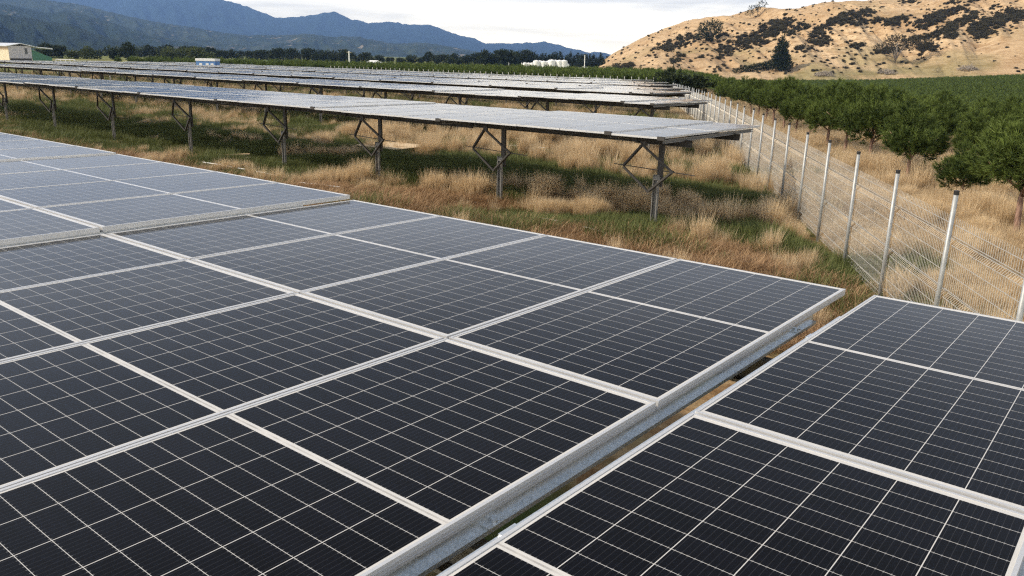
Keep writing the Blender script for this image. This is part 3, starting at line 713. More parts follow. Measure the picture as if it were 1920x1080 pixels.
# ------------------------------------------------------------------ the dry hill on the right
HP = [(1085, 131), (1110, 127), (1150, 100), (1200, 75), (1250, 55), (1300, 43), (1345, 35), (1420, 28), (1470, 25), (1520, 16), (1560, 9), (1640, 4), (1700, 0), (1760, -8), (1840, -22), (1920, -38), (2100, -70), (2500, -110)]
SPR = [(1620, 150), (1660, 136), (1720, 118), (1800, 94), (1860, 74), (1920, 52), (2000, 28), (2150, -5), (2500, -60)]
def prof(tab):
    b = []; e = []
    for px, py in tab: r = ray(px, py); b.append(r[0]); e.append(r[2])
    return np.array(b), np.array(e)
HB, HE = prof(HP); SB, SE = prof(SPR)
HY0, HY1, SY1 = 340., 640., 430.
def hillz(x, y):
    x = np.asarray(x, float); y = np.asarray(y, float); b = x / y; base = gz(x, y)
    zr = CZ + HY1 * np.interp(b, HB, HE)
    left = sstep(HB[0] - .004, HB[0] + .012, b)
    zr = np.where(b < HB[0], -6, zr)
    t = (y - HY0) / (HY1 - HY0); up = np.clip(t, 0, 1); sl = np.sin(up * np.pi / 2) ** 1.12
    foot = base - 1.5
    back = np.where(t > 1, -(t - 1) ** 1.5 * 26, 0)
    hgt = np.maximum(zr - foot, 0)
    gul = (fbm(b * 34 + (y - 340) * .022, (y - 340) * .006 - b * 5, 71, 4) - .5) * 2; fine = (fbm(x * .09, y * .09, 75, 4) - .5) * 2
    amp = np.sin(np.clip(up, 0, 1) * np.pi) * .8 + .06
    z1 = foot + hgt * sl * left + back + gul * amp * np.clip(hgt * .24, 0, 10.) * left + fine * np.clip(hgt * .02, 0, .5)
    zs = CZ + SY1 * np.interp(b, SB, SE, left=-.05); t2 = (y - 345) / (SY1 - 345)
    k2 = np.where(t2 < 1, np.sin(np.clip(t2, 0, 1) * np.pi / 2), np.exp(-((t2 - 1) / .75) ** 2))
    z2 = foot + np.maximum(zs - foot, 0) * k2 + fine * .25
    return np.maximum(z1, z2)
def hill():
    B = np.linspace(HB[0] - .01, .80, 520); Y = np.concatenate([np.linspace(335, 660, 300), np.linspace(664, 980, 50)])
    gb, gy = np.meshgrid(B, Y, indexing='ij'); gx = gb * gy; z = hillz(gx, gy)
    V = np.stack([gx, gy, z], -1).reshape(-1, 3)
    m = mat('dry_hill_grass', (.4, .3, .17), .95, 0, .1); t = NT(m); P = t.new('ShaderNodeNewGeometry').outputs['Position']
    n1 = t.noise(P, .018, 5, .6); n2 = t.noise(t.mapping(P, (.05, .16, .45), (0, 0, .5)), 1.2, 6, .65, .8); n3 = t.noise(P, .55, 5, .7)
    c = t.mix(t.mapr(n1, .35, .65), (.42, .29, .165), (.61, .45, .275)); c = t.mix(t.mapr(n2, .48, .62), c, (.36, .235, .125))
    c = t.mix(t.mapr(n3, .58, .70), c, (.20, .135, .075)); n4 = t.noise(P, .02, 3)
    sp = t.new('ShaderNodeSeparateXYZ'); t.L.new(P, sp.inputs[0])
    c = t.mix(t.math('MULTIPLY', t.mapr(n4, .50, .60), t.mapr(sp.outputs[2], 0, 16, .55, .12)), c, (.13, .15, .055))
    t.L.new(c, t.b.inputs['Base Color']); t.bump(t.math('ADD', n3, n2), .9, .6)
    tag(link('hill', npmesh('hill', V, gridfaces(len(B), len(Y)), [m], True)), kind='structure')
hill()
def on_hill(px, py):
    r = ray(px, py); Y = np.arange(338, 900, 1.0); z = hillz(r[0] * Y, Y); d = (CZ + r[2] * Y) - z
    k = np.where(d < 0)[0]
    if len(k) == 0: return None
    y = Y[k[0]]; return np.array([r[0] * y, y, float(hillz(r[0] * y, y))])
def hill_things():
    rng = np.random.default_rng(8)
    bush = [crown_mesh('bush', [M['scrub']], 400 + k, [(rng.uniform(-.5, .5), rng.uniform(-.5, .5), .35, .6, .6, .42) for _ in range(4)], 90, 6, .42, .14, .7, .5, .0, .6, .3) for k in range(4)]
    PT = [  # gorse patches: centre px, half sizes, slope (dy/dx), density
        (1278, 80, 36, 11, -.25, 70), (1252, 88, 14, 6, -.2, 14), (1390, 82, 52, 13, -.38, 90), (1447, 62, 46, 17, -.35, 130), (1470, 45, 25, 8, -.15, 40), (1350, 92, 12, 5, 0, 10),
        (1548, 52, 30, 9, -.55, 60), (1590, 34, 42, 8, -.30, 85), (1625, 24, 14, 7, -.1, 22), (1500, 55, 22, 5, -.25, 20), (1536, 79, 19, 9, -.05, 34), (1505, 92, 14, 6, -.1, 14),
        (1610, 44, 18, 6, -.1, 20), (1640, 40, 12, 4, 0, 10), (1684, 42, 26, 9, -.12, 46), (1660, 40, 20, 4, .1, 14), (1748, 38, 36, 11, -.45, 85), (1790, 22, 30, 6, -.2, 30), (1820, 28, 14, 4, -.2, 10),
        (1790, 50, 42, 9, -.45, 75), (1755, 66, 14, 4, -.3, 12), (1835, 52, 18, 12, -.2, 46), (1870, 42, 46, 12, -.25, 120), (1905, 28, 26, 8, -.1, 50), (1850, 66, 20, 5, -.3, 20), (1785, 71, 11, 5, 0, 14),
        (1716, 74, 18, 4, -.2, 14), (1738, 93, 15, 7, -.1, 30), (1665, 98, 28, 4, -.15, 16), (1600, 88, 14, 4, -.1, 10), (1270, 112, 16, 4, -.4, 12), (1160, 129, 22, 4, -.15, 26), (1178, 126, 8, 5, 0, 12),
        (1800, 5, 30, 3, -.1, 14), (1705, 5, 14, 3, 0, 8), (1866, 17, 10, 3, 0, 6), (1760, 90, 8, 3, 0, 4), (1340, 72, 30, 8, -.1, 20)]
    P = []
    for cx, cy_, rx, ry, sl, n in PT:
        for _ in range(n):
            a = rng.uniform(0, 6.28); r = math.sqrt(rng.random()) * (1 + .25 * rng.normal()); dx = rx * r * math.cos(a); q = on_hill(cx + dx, cy_ + ry * r * math.sin(a) + sl * dx)
            if q is not None: P.append((*q, rng.uniform(.7, 2.0)))
            if rng.random() < .45:
                q = on_hill(cx + dx * 1.5 + rng.normal() * 5, cy_ + ry * r * 1.6 * math.sin(a) + sl * dx * 1.5 + rng.normal() * 2)
                if q is not None: P.append((*q, rng.uniform(.35, 1.0)))
    for _ in range(900):
        px = rng.uniform(1125, 1920); py = rng.uniform(0, 140); 
        if px > 1640 and py > 140 - (px - 1640) * .30: 
            if rng.random() < .85: continue
        q = on_hill(px, py)
        if q is not None: P.append((*q, rng.uniform(.35, 1.1)))
    P = np.array(P); scatter('hillside_scrub', P[:, :3] + np.array([0, 0, -.15]), rng.uniform(0, 6.28, len(P)), P[:, 3], rng.integers(0, 4, len(P)), bush)
    def tree(name, px, py, hpx, lobes, label, cat='tree', m='darkleaf', n=700, bark_='greybark', trunkh=.3, forks=0, ne=8, ln=.055, wd=.016, grp=None):
        q = on_hill(px, py)
        if q is None: return
        h = hpx / FPX * math.hypot(q[0], q[1]); root = bpy.data.objects.new(name, None); COL.objects.link(root); root.location = q; root.scale = (h, h, h)
        link('crown', crown_mesh('crown', [M[m]], int(px), lobes, n, ne, ln, wd, .6, .35, 0, .6, .3), root)
        b = MB(); b.smooth = True; b.tube([(0, 0, -.1), (.01, 0, trunkh), (0, 0, trunkh * 2)], [.035, .028, .012], 7)
        for k in range(forks):
            a = k * 2 * math.pi / forks + .4; b.tube([(0, 0, trunkh * .25), (.12 * math.cos(a), .12 * math.sin(a), trunkh), (.3 * math.cos(a), .3 * math.sin(a), trunkh * 1.9)], [.025, .018, .008], 6)
        b.obj('trunk', M[bark_], root); tag(root, label, cat, grp)
    cone = [(.05 * math.sin(k * 2.1), 0, .12 + .09 * k, (.34 + .05 * math.sin(k * 2.7)) * (1 - k / 10.8), .32 * (1 - k / 10.8), .085) for k in range(10)] + [(0, 0, .45, .2, .2, .4)]
    tree('conifer', 1462, 133, 60, cone, 'tall dark conifer standing at the foot of the dry hill', n=1700)
    tree('bushy_tree', 1330, 79, 42, [(0, 0, .45, .5, .5, .42), (.2, 0, .6, .3, .3, .3), (-.25, .1, .35, .3, .3, .3)], 'dark rounded tree clump high on the left shoulder of the hill', n=900)
    tree('ridge_tree', 1420, 31, 27, [(-.25, 0, .45, .4, .3, .25), (.25, 0, .7, .35, .3, .28), (-.5, 0, .2, .3, .3, .2)], 'lone windswept tree on the skyline of the dry hill', n=420)
    tree('macrocarpa_tree', 1678, 119, 46, [(0, 0, .72, .55, .5, .26), (.45, 0, .62, .35, .3, .2), (-.5, 0, .5, .35, .3, .16), (.95, 0, .72, .4, .4, .14)], 'spreading grey tree with pale bare trunks in the hill gully', n=900, forks=5, trunkh=.34, m='scrub')
    tree('young_tree', 1757, 137, 9, [(0, 0, .5, .5, .5, .5)], 'small dark tree on the pasture edge above the orchard', n=160)
    tree('small_tree', 1233, 107, 11, [(0, 0, .5, .45, .45, .5)], 'small dark tree on the bare left slope of the hill', n=160)
    tree('small_tree', 1235, 131, 10, [(0, 0, .5, .35, .35, .5)], 'small upright tree at the hill foot behind the table ends', n=140)
    tree('small_tree', 1272, 81, 10, [(0, 0, .5, .4, .4, .5)], 'small tree in the upper gorse on the left shoulder', n=140)
    for k in range(16):      # wind-break row climbing to the conifer
        t = k / 15; tree('hedge_tree', lerp(1378, 1440, t), lerp(138, 131, t), lerp(9, 15, t), [(0, 0, .45, .38, .38, .45), (0, 0, .8, .18, .18, .22)],
             'small dark pine in the sloping windbreak row left of the tall conifer', n=110, ln=.12, wd=.05, grp='windbreak pines below the hill')
    for px, py, w, lab in ((1545, 146, 34, 'pile of cleared branches at the hill foot, leftmost of three'), (1663, 143, 34, 'grey pile of cleared branches at the hill foot, middle of three'), (1815, 135, 34, 'pile of cleared branches at the hill foot, rightmost of three')):
        q = on_hill(px, py - 4)
        if q is None: continue
        R_ = w / 2 / FPX * math.hypot(q[0], q[1]); b = MB()
        for _ in range(170):
            a = rng.uniform(0, 6.28); r = R_ * rng.random() ** .6; h = R_ * .45 * (1 - (r / R_) ** 2); c = Vector((r * math.cos(a), r * math.sin(a) * .7, h * rng.random()))
            dv = Vector((rng.normal(), rng.normal(), rng.normal() * .5)).normalized() * R_ * .22; b.bar(c - dv, c + dv, .11, .11)
        tag(b.obj('brush_pile', M['greybark'], None, q), lab, 'brush pile')
hill_things()
# ------------------------------------------------------------------ mountains
def mountain(name, tab, Y1, Y0, col1, col2, seed, spur, patches=0.):
    b_, e_ = prof(tab); B = np.linspace(b_[0] - .02, b_[-1] + .02, 460); T = np.linspace(0, 1.35, 110)
    gb, gt = np.meshgrid(B, T, indexing='ij'); gy = Y0 + (Y1 - Y0) * gt; gx = gb * gy
    zr = CZ + Y1 * np.interp(gb, b_, e_); rough = (fbm(gb * 220, gb * 0 + 3, seed, 4) - .5) * Y1 * .0022
    zr = np.maximum(zr + rough, -12); up = np.clip(gt, 0, 1); h = zr + 12
    rid = 1 - np.abs(2 * fbm(gb * spur + gt * .8, gt * 1.6 + 5, seed + 7, 5, .55) - 1); fn = fbm(gx * .012, gy * .012, seed + 3, 4) - .5
    z = -12 + h * (up ** 1.15) * (1 + .0 * rid) + h * (rid - .72) * np.sin(up * np.pi) * .60 + fn * h * .07 * np.sin(up * np.pi)
    z = np.where(gt > 1, zr - (gt - 1) * h * 1.6, z)
    V = np.stack([gx, gy, z], -1).reshape(-1, 3)
    m = mat(name + '_forest', col1, .95, 0, .05); t = NT(m); P = t.new('ShaderNodeNewGeometry').outputs['Position']
    n1 = t.noise(P, .004, 6, .65); n2 = t.noise(P, .03, 4, .7); c = t.mix(t.mapr(n1, .38, .62), col1, col2); c = t.mix(t.mapr(n2, .4, .7, 0, .6), c, tuple(k * .55 for k in col1))
    if patches:
        n3 = t.noise(P, .0065, 5, .7, 1.5); c = t.mix(t.mapr(n3, .60, .66, 0, patches), c, (.36, .29, .20))
    t.L.new(c, t.b.inputs['Base Color']); t.bump(n2, .6, 12)
    tag(link(name, npmesh(name, V, gridfaces(len(B), len(T)), [m], True)), kind='structure')
mountain('mountains_far', [(-400, -90), (0, -60), (150, -20), (300, -18), (380, -8), (432, 2), (480, 18), (518, 33), (545, 32), (575, 29), (600, 26), (626, 21), (645, 29), (660, 37), (672, 37), (690, 44), (715, 41), (735, 40), (755, 44), (780, 47), (800, 46), (812, 47), (860, 66), (885, 70), (910, 81), (945, 80), (965, 82), (985, 80), (1020, 78), (1045, 83), (1075, 91), (1100, 98), (1125, 97), (1150, 103), (1250, 112), (1400, 125)],
         10500, 7600, (.010, .026, .026), (.024, .046, .040), 501, 26)  # bluish forest tones carry part of the distance haze in the colour
mountain('mountains_middle', [(-400, -60), (-100, -30), (0, -8), (60, -4), (150, 8), (230, 28), (300, 42), (370, 52), (420, 62), (470, 66), (520, 66), (570, 63), (620, 68), (670, 68), (690, 73), (740, 82), (790, 79), (830, 84), (870, 92), (910, 100), (960, 112), (1100, 125)],
         4700, 3300, (.020, .034, .016), (.055, .068, .032), 521, 30, .85)
mountain('mountains_left', [(-400, -50), (-150, -20), (0, 5), (40, 14), (75, 21), (100, 24), (130, 19), (160, 28), (200, 38), (250, 56), (300, 68), (360, 80), (430, 96), (520, 106), (620, 114)],
         3300, 2400, (.012, .024, .012), (.030, .044, .020), 541, 32, .25)
mountain('forest_hill', [(-400, -20), (-100, 12), (0, 25), (30, 31), (60, 33), (90, 41), (130, 44), (170, 60), (215, 74), (260, 84), (330, 92), (420, 102), (560, 112)],
         2200, 1500, (.009, .018, .010), (.022, .034, .016), 561, 36)
# ------------------------------------------------------------------ tree belt and farm things in the distance
def gbase(px, py, Y):      # a point on the ground plane in photo column px at distance Y
    r = ray(px, py); return np.array([r[0] * Y, Y, gzs(r[0] * Y, Y)])
def belt():
    rng = np.random.default_rng(12)
    round_ = [crown_mesh('shelter_tree', [M['darkleaf']], 600 + k, [(rng.uniform(-.25, .25), rng.uniform(-.25, .25), rng.uniform(.3, .75), .33, .33, .26) for _ in range(6)] + [(0, 0, .2, .32, .32, .22)], 300, 6, .12, .055, .7, .3, 0, .6, .3) for k in range(5)]
    soft = [crown_mesh('shelter_tree', [M['softleaf']], 640 + k, [(rng.uniform(-.4, .4), rng.uniform(-.4, .4), rng.uniform(.25, .7), .38, .38, .28) for _ in range(7)] + [(0, 0, .2, .5, .5, .22)], 330, 6, .12, .055, .7, .3, 0, .7, .3) for k in range(4)]
    coni = [crown_mesh('belt_conifer', [M['darkleaf']], 680 + k, [(0, 0, .12 + .11 * j, .24 * (1.05 - j / 8.5), .24 * (1.05 - j / 8.5), .09) for j in range(8)] + [(0, 0, .4, .1, .1, .4)], 220, 6, .10, .045, .6, .3, 0, .4, .3) for k in range(4)]
    def put(name, me, px, top, Y, lab, grp, wf=1.):
        q = gbase(px, 110, Y); yb = None
        # photo row of the ground there
        v = np.array([q[0], q[1], q[2] - CZ]); pyb = 540 + FPX * (v @ CD) / (v @ CF); h = max((pyb - top), 4) / FPX * (v @ CF)
        tag(link(name, me, None, q + np.array([0, 0, -.3]), (0, 0, rng.uniform(0, 6.28)), (h * wf, h * wf, h)), lab, 'tree', grp)
    tops = lambda px: np.interp(px, [60, 110, 160, 210, 260, 330, 390, 440, 500, 560, 640, 700, 760, 850, 900, 960, 1020, 1090, 1130], [90, 86, 95, 90, 86, 88, 92, 96, 92, 94, 97, 103, 103, 102, 99, 97, 98, 100, 104])
    k = 0
    for px, top, w, nm in ((88, 80, 1.2, 'large dark green tree just right of the farm shed'), (110, 83, 1.1, 'dark tree, second to the right of the farm shed'), (172, 84, 1.2, 'olive tree with a pale top between the shed and the blue cabin'),
                           (135, 90, 1.2, 'low olive tree right of the pair beside the shed'), (215, 83, 1., 'dark tree behind the pale rail frame'), (243, 79, 1., 'tall dark tree near the left edge of the far belt'),
                           (310, 85, 1., 'narrow olive tree left of the broad willow'), (352, 83, 1.3, 'broad pale olive willow left of the blue cabin'), (378, 84, 1.1, 'pale olive willow directly behind the blue cabin')):
        put('shelter_tree', soft[k % 4] if nm.find('olive') >= 0 else round_[k % 5], px, top, 320, nm, 'broadleaf trees behind the left end of the array', w); k += 1
    for i in range(96):
        px = 66 + i * 9.7 + rng.uniform(-3, 3); top = tops(px) + rng.uniform(-6, 7); me = round_[rng.integers(0, 5)] if rng.random() < .85 or px > 480 else soft[rng.integers(0, 4)]
        put('shelter_tree', me, px, top, rng.uniform(430, 520), 'dark tree in the long shelter belt at the foot of the mountains', 'trees of the far shelter belt', rng.uniform(.85, 1.4))
    for i in range(40):
        px = 935 + i * 5.2 + rng.uniform(-1.5, 1.5); put('belt_conifer', coni[i % 4], px, tops(px) + rng.uniform(-3, 5), rng.uniform(480, 540), 'dark conifer in the tall stand behind the white tanks', 'conifers behind the white tanks', rng.uniform(.9, 1.3))
    # two dark bushes where the fence ends
    for px, py, top, w, lab in ((1266, 158, 124, 1.0, 'dark shaggy bush where the far fence meets the orchard, left of two'), (1296, 158, 136, 1.5, 'dark spreading bush where the far fence meets the orchard, right of two')):
        put('bush', round_[0 if w == 1. else 2], px, top, 84, lab, None, w)
belt()
def far_things():
    cream = mat('cream_cladding', (.78, .68, .50), .6); t = NT(cream); wv = t.math('FRACT', t.math('MULTIPLY', t.new('ShaderNodeSeparateXYZ').outputs[0], 1.0))
    grey = mat('shade_grey_wall_and_lid', (.50, .48, .50), .55); white = mat('white_paint', (.80, .80, .78), .5); roofm = mat('pale_roofing', (.66, .68, .70), .4, .3)
    blue = mat('blue_paint', (.10, .24, .52), .5); green = mat('green_cladding', (.07, .20, .12), .6); glass = mat('window_glass', (.05, .06, .07), .15); tan = mat('tan_trim', (.50, .36, .22), .6)
    ply = mat('plywood', (.62, .46, .28), .8); t = NT(ply); n = t.noise(t.mapping(t.coord(), (1, 9, 1)), 3, 5); t.L.new(t.mix(n, (.50, .36, .21), (.74, .58, .38)), t.b.inputs['Base Color'])
    timber = mat('grey_timber', (.42, .36, .28), .85)
    # farm shed: runs out of the picture on the left
    Y = 226.; g0 = gbase(18, 112, Y); s = Y / FPX * 1.1
    root = bpy.data.objects.new('farm_shed', None); COL.objects.link(root); root.location = g0; root.rotation_euler = (0, 0, math.radians(-34)); root.scale = (1, 1, .88); tag(root, 'cream metal shed with a grey-shaded end, pale roof and green lean-to at the left edge', 'shed')
    b = MB(); b.box(-18, 0, 0, 6, .0, 4.6)
    for k in range(36): b.box(-17.9 + k * .5, -17.86 + k * .5, -.03, -.001, .1, 4.5)
    b.obj('wall', cream, root)
    b = MB(); b.box(.002, .08, .05, 5.95, .9, 4.65); b.obj('end_wall', grey, root)  # end wall's shade is put into its grey colour
    b = MB(); b.box(.002, .05, .2, 5.8, -.3, .899); b.obj('base', M['dark'], root)
    b = MB(); vs = [(-18.5, -.6, 4.62), (.7, -.6, 4.62), (.7, 3.0, 5.45), (-18.5, 3.0, 5.45), (.7, 6.6, 4.62), (-18.5, 6.6, 4.62)]
    b.add(vs + [(x, y, z - .2) for x, y, z in vs], [(0, 1, 2, 3), (3, 2, 4, 5), (6, 9, 8, 7), (9, 11, 10, 8), (0, 6, 7, 1), (1, 7, 8, 2), (2, 8, 10, 4), (4, 10, 11, 5), (5, 11, 9, 3), (3, 9, 6, 0)]); b.obj('roof', roofm, root)
    b = MB(); b.box(.081, .11, 4.2, 4.9, 2.2, 4.0); b.obj('window', glass, root)
    b = MB(); b.box(-18, -.1, -.07, -.032, 3.5, 4.35); b.obj('fascia_panel', tan, root)
    b = MB(); b.add([(-6, 6.01, .3), (-6, 11.5, .3), (-.3, 6.01, .3), (-.3, 11.5, .3), (-6, 6.01, 3.7), (-6, 11.5, 1.2), (-.3, 6.01, 3.7), (-.3, 11.5, 1.2)], [(0, 4, 5, 1), (2, 3, 7, 6), (4, 6, 7, 5), (1, 5, 7, 3), (0, 2, 6, 4), (0, 1, 3, 2)]); b.obj('lean_to', green, root)
    b = MB(); b.add([(-6.3, 6.7, 4.55), (.2, 6.7, 4.55), (.2, 11.8, 4.1), (-6.3, 11.8, 4.1), (-6.3, 6.7, 4.35), (.2, 6.7, 4.35), (.2, 11.8, 3.75), (-6.3, 11.8, 3.75)], [(0, 1, 2, 3), (7, 6, 5, 4), (0, 4, 5, 1), (1, 5, 6, 2), (2, 6, 7, 3), (3, 7, 4, 0)]); b.obj('canopy_roof', roofm, root)
    # blue cabin
    Y = 118.; g0 = gbase(367, 112, Y); root = bpy.data.objects.new('site_cabin', None); COL.objects.link(root); root.location = g0; root.rotation_euler = (0, 0, math.radians(-6)); root.scale = (.60, .6, 1.52); tag(root, 'small blue site cabin with a white roof beyond the array', 'cabin')
    b = MB(); b.box(0, 4.6, 0, 2.6, 0, 1.5); b.obj('wall', blue, root); b = MB(); b.box(-.1, 4.7, -.1, 2.7, 1.5, 1.72); b.obj('roof', white, root)
    for x in (.8, 2.4, 3.6): b = MB(); b.box(x, x + .7, -.03, 0, .75, 1.3); b.obj('window', white, root)
    # white hip-roofed marquee
    Y = 300.; g0 = gbase(686, 119, Y); root = bpy.data.objects.new('marquee', None); COL.objects.link(root); root.location = g0; root.rotation_euler = (0, 0, math.radians(8)); tag(root, 'small white hip-roofed marquee in front of the shelter belt', 'marquee')
    b = MB(); b.box(0, 5.6, 0, 4, 0, 1.2); b.obj('wall', cream, root)
    b = MB(); b.add([(-.15, -.15, 1.21), (5.75, -.15, 1.21), (5.75, 4.15, 1.21), (-.15, 4.15, 1.21), (1.4, 2, 2.1), (4.2, 2, 2.1)], [(0, 1, 5, 4), (1, 2, 5), (2, 3, 4, 5), (3, 0, 4), (0, 3, 2, 1)]); b.obj('roof', white, root)
    # white tanks
    n = 0
    for px, r, h, dy, lab in ((984, .78, 1.45, 0, 'leftmost of the three low white tanks'), (991, .78, 1.40, 1, 'middle one of the three low white tanks'), (997.5, .78, 1.45, 0, 'rightmost of the three low white tanks, beside the taller ones'),
                         (1005.5, 1.2, 2.25, 0, 'first tall white tank right of the low ones'), (1012, .95, 2.2, 3, 'second tall white tank, partly behind the first'), (1019, 1.1, 2.1, 0, 'third tall white tank, in the middle of the group'), (1026, .95, 2.1, 3, 'fourth tall white tank from the low ones'),
                         (1034, 1.35, 2.6, 0, 'biggest white tank, fifth of the tall ones'), (1041, 1.1, 2.5, 3, 'sixth tall white tank, behind the biggest'), (1048.5, 1.2, 2.5, 0, 'seventh tall white tank, near the right end'), (1057, 1.25, 2.55, 0, 'tall white tank at the right end of the group'), (1064, .6, 1.4, 0, 'little white tank tucked at the right end of the group')):
        g0 = gbase(px, 130, 322. + dy); b = MB(); b.smooth = False
        k = 20; b.tube([(0, 0, .2), (0, 0, .2 + h * .86), (0, 0, .2 + h * .97), (0, 0, .2 + h)], [r, r, r * .72, r * .25], k)
        o = b.obj('water_tank', white, None, g0 + np.array([0, 0, .6])); o.scale = (1.1, 1.1, 1.15); tag(o, lab, 'tank', 'white tanks in front of the conifers')
        for zz in (.45, .8): 
            pass
        l = MB(); l.tube([(0, 0, .2 + h * .985), (0, 0, .2 + h + .12)], [r * .24, r * .22], 10); l.obj('lid', grey, o)
    # pale gravel heap and poles
    g0 = gbase(1096, 133, 300); b = MB()
    for i in range(12):
        for j in range(6): pass
    nx, ny = 26, 14; gx = np.linspace(-3.2, 3.6, nx); gy = np.linspace(-2, 2, ny); A, Bq = np.meshgrid(gx, gy, indexing='ij')
    Zq = 1.55 * np.clip(1 - (np.abs(A) / 3.5) ** 1.5, 0, 1) * np.clip(1 - (np.abs(Bq) / 2) ** 1.8, 0, 1) * (.75 + .5 * fbm(A * .8 + 5, Bq, 3, 3)) - .1
    me = npmesh('lime_heap', np.stack([A, Bq, Zq], -1).reshape(-1, 3), gridfaces(nx, ny), [white], True); tag(link('lime_heap', me, None, g0 + np.array([0, 0, .4])), 'low white heap of lime beside the tall thin mast', 'heap')
    def pole(px, py, top, Y, r, lab, cross=False):
        q = gbase(px, py, Y); v = q - np.array([0, 0, CZ]); pyb = 540 + FPX * (v @ CD) / (v @ CF); h = (pyb - top) / FPX * (v @ CF); b = MB(); b.tube([(0, 0, -.2), (0, 0, h)], [r, r * .8], 8)
        root = b.obj('pole', white, None, q); tag(root, lab, 'pole')
        if cross: c = MB(); c.box(-.75, .75, -.06, .06, h - .45, h - .28); c.obj('crossarm', timber, root)
    pole(655, 117, 97, 260, .22, 'pale pole with a short crossarm left of the marquee', True)
    pole(1095.5, 132, 104, 300, .16, 'tall pale mast beside the white heap at the hill foot')
    pole(954, 126, 118, 290, .09, 'short pale post on the green paddock left of the tanks'); pole(978, 128, 118, 310, .10, 'short post with a box beside the lowest tanks')
    # rail frame
    Y = 108.; q = gbase(105, 113, Y); b = MB(); W_ = 33 / FPX * 112; hh = 3.05 * .6
    root = bpy.data.objects.new('rail_frame', None); COL.objects.link(root); root.location = q; tag(root, 'white tubular rail frame standing above the far tables on the left', 'frame')
    zt = CZ - (109.5 - 91) / FPX * 113 - q[2]
    b.tube([(0, 0, zt), (W_, 0, zt)], .05, 6); b.obj('top_rail', white, root)
    for k in range(5): c = MB(); c.tube([(W_ * k / 4, 0, -.1), (W_ * k / 4, 0, zt)], .045, 6); c.obj('upright', white, root)
    # litter in the grass
    def slab(name, p, rz, sx, sy, sz, m, lab, cat, tilt=(0, 0)):
        b = MB(); b.box(-sx / 2, sx / 2, -sy / 2, sy / 2, 0, sz); z = gzs(p[0], p[1]) + float(bumpz(p[0], p[1]))
        return tag(b.obj(name, m, None, (p[0], p[1], z + p[2]), (tilt[0], tilt[1], rz)), lab, cat)
    q = onground(737, 271, .16)
    o = slab('plywood_sheet', (q[0], q[1], .13), YAW + .02, 1.9, 1.7, .018, ply, 'pale plywood sheet lying on low bearers behind the second row', 'board')
    b = MB()
    for x in (-.75, 0, .75): b.box(x - .04, x + .04, -.8, .8, -.1, -.002)
    b.obj('bearer', timber, o)
    q = onground(419, 292, .1); slab('plank', (q[0], q[1], .10), YAW + .9, 1.5, .10, .03, ply, 'loose pale plank in the rusty grass, uppermost of the small pile', 'plank', (0, .05))
    q = onground(405, 294, .1); slab('plank', (q[0], q[1], .06), YAW + 1.25, 1.7, .10, .03, timber, 'loose grey plank, lowest of the small pile in the grass', 'plank')
    q = onground(436, 290, .1); slab('plank', (q[0], q[1], .05), YAW + .3, 1.3, .09, .03, timber, 'loose grey plank at the right end of the small pile', 'plank')
    def pipe(p1, p2, lab, r=.014):
        a = onground(*p1, .16); c = onground(*p2, .16); a[2] = gzs(a[0], a[1]) + float(bumpz(a[0], a[1])) + .09; c[2] = gzs(c[0], c[1]) + float(bumpz(c[0], c[1])) + .09
        b = MB(); mid = (a + c) / 2; b.tube([a - mid, (a - mid) * .3 + np.array([0, 0, .01]), c - mid], r, 8); tag(b.obj('plastic_pipe', white, None, mid), lab, 'pipe')
    pipe((380, 300), (458, 312), 'long white pipe lying in the grass below the small plank pile'); pipe((480, 315), (518, 321), 'short white pipe right of the long one in the rusty grass')
    pipe((563, 334), (637, 347), 'white pipe lying in rusty grass left of the third post of the second row'); pipe((1015, 405), (1048, 411), 'short pale pipe lying in dead grass behind the foreground table', .012)
    pipe((1092, 421), (1140, 432), 'pale pipe half buried in dead grass nearest the foreground table', .012); pipe((952, 270), (1022, 274), 'pale pipe in the grass beneath the second row', .012)
    q = onground(1450, 419, .1); 
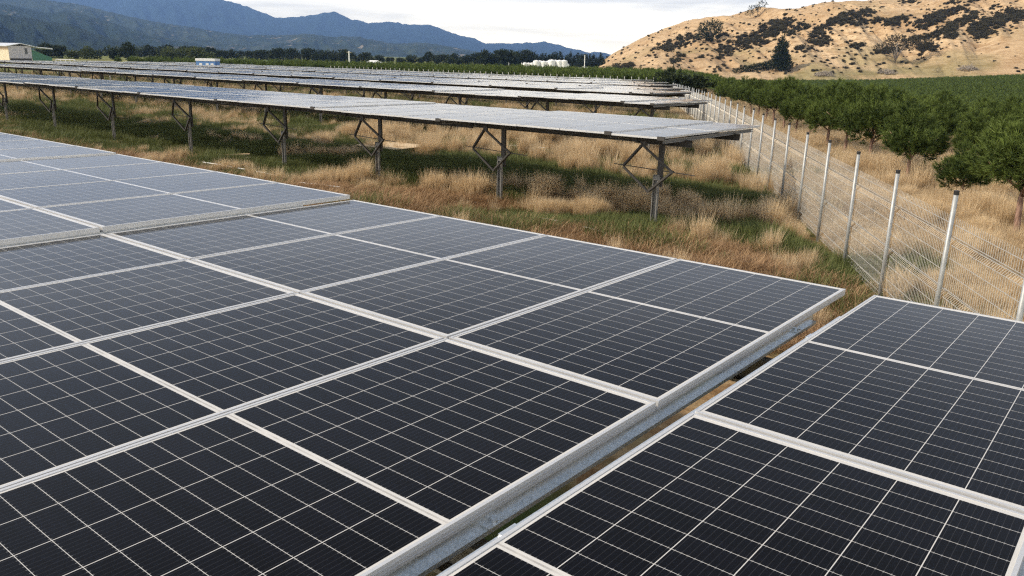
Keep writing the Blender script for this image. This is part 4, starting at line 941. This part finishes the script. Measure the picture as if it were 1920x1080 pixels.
    root = bpy.data.objects.new('broken_block', None); COL.objects.link(root); z = gzs(q[0], q[1]) + float(bumpz(q[0], q[1])); root.location = (q[0], q[1], z + .07); tag(root, 'broken pale concrete block lying in green grass near the fence', 'block')
    cm_ = bark('pale_concrete', (.42, .35, .27), (.62, .54, .44))
    for i, (dx, dy, r, sx, sy) in enumerate(((-.06, 0, .3, .24, .13), (.05, .09, -.2, .20, .10), (.09, -.05, .8, .15, .09))):
        b = MB(); b.box(-sx / 2, sx / 2, -sy / 2, sy / 2, 0, .055); b.obj('piece', cm_, root, (dx, dy, .02 * i), (.1 * i, -.12, r))
    q = onground(1257, 222, .35); root = bpy.data.objects.new('pallet', None); COL.objects.link(root); root.location = (q[0], q[1], gzs(q[0], q[1]) + .22); root.rotation_euler = (0, 0, YAW); tag(root, 'low timber pallet deck lying behind the second row near the fence', 'pallet')
    for k in range(9): b = MB(); b.box(-1.3 + k * .3, -1.3 + k * .3 + .2, -.6, .6, .1, .13); b.obj('slat', timber, root)
    for v in (-.5, 0, .5): b = MB(); b.box(-1.3, 1.35, v - .05, v + .05, 0, .098); b.obj('bearer', timber, root)
    q = onground(207, 150, .3); b = MB(); b.tube([(0, 0, -.1), (0, 0, .75)], .05, 8); tag(b.obj('marker_post', white, None, (q[0], q[1], gzs(q[0], q[1]))), 'short white marker post under the third row', 'post')
far_things()
# ------------------------------------------------------------------ air
def haze():
    b = MB(); b.box(-15000, 9000, -300, 12500, -25, 1600); m = bpy.data.materials.new('haze_air'); m.use_nodes = True; nt = m.node_tree; nt.nodes.clear()
    o = nt.nodes.new('ShaderNodeOutputMaterial'); v = nt.nodes.new('ShaderNodeVolumePrincipled'); v.inputs['Density'].default_value = HAZE_D; v.inputs['Color'].default_value = (*HAZE_C, 1)
    v.inputs['Anisotropy'].default_value = .2; nt.links.new(v.outputs[0], o.inputs['Volume'])
    tag(b.obj('haze', m), kind='stuff')
HAZE_D, HAZE_C = 1.05e-4, (.265, .475, .96)
haze()
